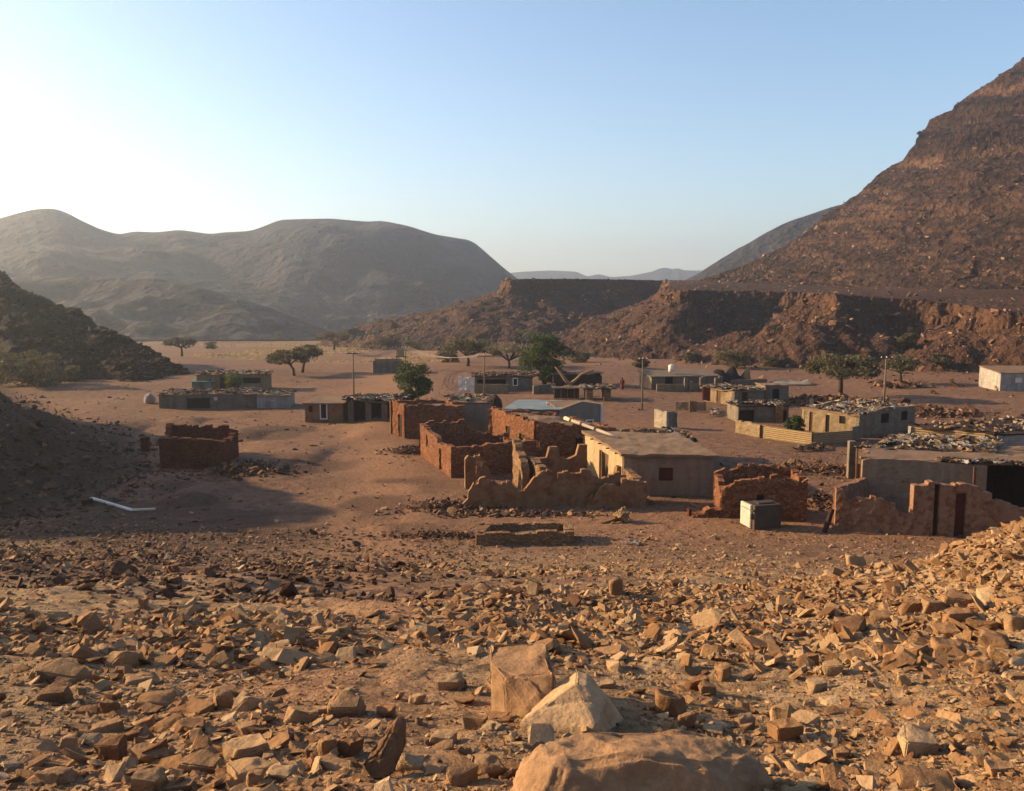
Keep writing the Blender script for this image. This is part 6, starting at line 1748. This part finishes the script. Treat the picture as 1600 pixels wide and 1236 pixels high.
MAT['hero_tan'] = stone_mat("weathered_boulder", [(0, (.50, .31, .175)), (1, (.50, .31, .175))], 4, .4, 'object')
MAT['hero_pale'] = stone_mat("pale_fresh_sandstone", [(0, (.72, .50, .29)), (1, (.72, .50, .29))], 5, .04, 'object')
MAT['hero_brown'] = stone_mat("brown_sandstone", [(0, (.31, .16, .075)), (1, (.31, .16, .075))], 5, .3, 'object')

def AYr(px, row, y, o): 
    q = at_y(px, row, y); return (q[0] - o[0], q[1] - o[1], q[2] - o[2])
# the big rounded boulder at the viewer's feet
o = gp(1000, 1230); y0 = o[1] - .42
pts = [AYr(px, r, y0 + d, o) for px, r, d in [(788, 1236, .1), (780, 1300, .15), (815, 1180, .2), (850, 1150, .3), (905, 1141, .42), (1000, 1138, .5), (1100, 1143, .5), (1165, 1158, .45), (1205, 1190, .35), (1218, 1236, .25), (1215, 1310, .2),
       (840, 1290, -.25), (960, 1330, -.3), (1120, 1330, -.25), (880, 1190, 0), (1000, 1178, .05), (1120, 1192, .05), (1180, 1240, .0), (820, 1225, 0)]]
pts += [(x * .92, y + .3, z - .22) for x, y, z in pts[3:9]]
hero("boulder", "large smooth weathered boulder with a dark patina nearest the viewer", pts, o, 5, 'hero_tan', rough=.022, bev=.06, sharp=50, flake=.22)
# pale slanting boulder behind it
o = gp(885, 1150); y0 = o[1]
pts = [AYr(px, r, y0 + d, o) for px, r, d in [(812, 1128, .16), (818, 1166, .1), (840, 1108, .24), (872, 1086, .33), (900, 1066, .4), (918, 1070, .4), (946, 1090, .36), (942, 1104, .26), (932, 1140, .04), (925, 1180, -.04), (850, 1180, .1), (962, 1108, .52), (966, 1142, .34), (972, 1170, .34), (984, 1134, .6), (992, 1160, .55)]]
pts += [(x + .03, y + .32, z - .05) for x, y, z in pts[3:6]]
hero("boulder", "pale cream slanting boulder, brightest of the group behind the smooth weathered one", pts, o, 15, 'hero_pale', rough=.007, bev=.006, sharp=24)
# upright block
o = gp(815, 1128); y0 = o[1] + .12
pts = [AYr(px, r, y0 + d, o) for px, r, d in [(763, 1034, .42), (766, 1130, .34), (786, 1058, .16), (790, 1142, .08), (806, 1052, .14), (838, 1042, .24), (856, 1033, .3), (868, 1048, .1), (869, 1082, .0), (856, 1112, -.06), (838, 1136, -.06), (815, 1146, .02), (770, 1100, .36)]]
pts += [(x, y + .35, z) for x, y, z in [pts[0], pts[1], pts[6], pts[8], pts[10]]]
hero("boulder", "squarish upright block with a bright narrow side next to the pale slanting boulder", pts, o, 25, 'hero_tan', rough=.013, bev=.012, sharp=26)
# brown tilted rock
o = gp(590, 1216); y0 = o[1]
pts = [AYr(px, r, y0 + d, o) for px, r, d in [(560, 1198, .0), (575, 1222, -.05), (606, 1150, .18), (620, 1152, .2), (622, 1205, .02), (600, 1222, -.05), (585, 1175, .05), (618, 1180, .2)]]
pts += [(x + .02, y + .25, z) for x, y, z in pts[2:5]]
hero("boulder", "dark brown tilted rock with a pointed top among pale slabs", pts, o, 35, 'hero_brown', rough=.01, bev=.012, sharp=30)
# flat slab beside it
o = gp(665, 1200); y0 = o[1]
pts = [AYr(px, r, y0 + d, o) for px, r, d in [(622, 1180, .1), (630, 1200, .0), (620, 1165, .3), (650, 1166, .35), (690, 1172, .3), (722, 1188, .15), (715, 1200, .05), (670, 1206, -.05), (640, 1206, 0)]]
hero("boulder", "thin tapering slab leaning by the dark brown tilted rock", pts, o, 45, 'hero_tan', rough=.008, bev=.01, sharp=30)
# loose rocks of the slope: the largest ones as things of their own
cnt = 0
while NR < 292 and cnt < 6000:
    cnt += 1
    y = math.exp(_rk.uniform(math.log(3.4), math.log(20))); x = y * _rk.uniform(-.6, .6)
    if _rk.random() > float(dens_near(np.array([x]), np.array([y]))[0]): continue
    if abs(x - .45) < 1.0 and y < 5.6: continue
    s = min(.45, max(.1, .16 * math.exp(_rk.gauss(0, .45)))); s = min(s, y * 36 / F_PX)
    put_rock(_rk.choices(['slab', 'block', 'wedge', 'upright'], (6, 2.5, 4, .3))[0], x, y, s, tilt=.13)
# ------------------------------------------------------------------ air
def build_haze():
    t = bpy.data.materials.new("valley_haze"); t.use_nodes = True
    nt = t.node_tree; nt.nodes.clear()
    o = nt.nodes.new("ShaderNodeOutputMaterial")
    v = nt.nodes.new("ShaderNodeVolumePrincipled")
    v.inputs["Color"].default_value = (.84, .90, .98, 1)
    v.inputs["Density"].default_value = HAZE
    v.inputs["Anisotropy"].default_value = .72
    nt.links.new(v.outputs[0], o.inputs["Volume"])
    m = MB().box((0, 1150, 60), (9600, 6700, 320))
    h = m.build("haze", t)
    tag(h, "thin sunlit haze filling the whole valley", "haze", kind="stuff")
build_haze()
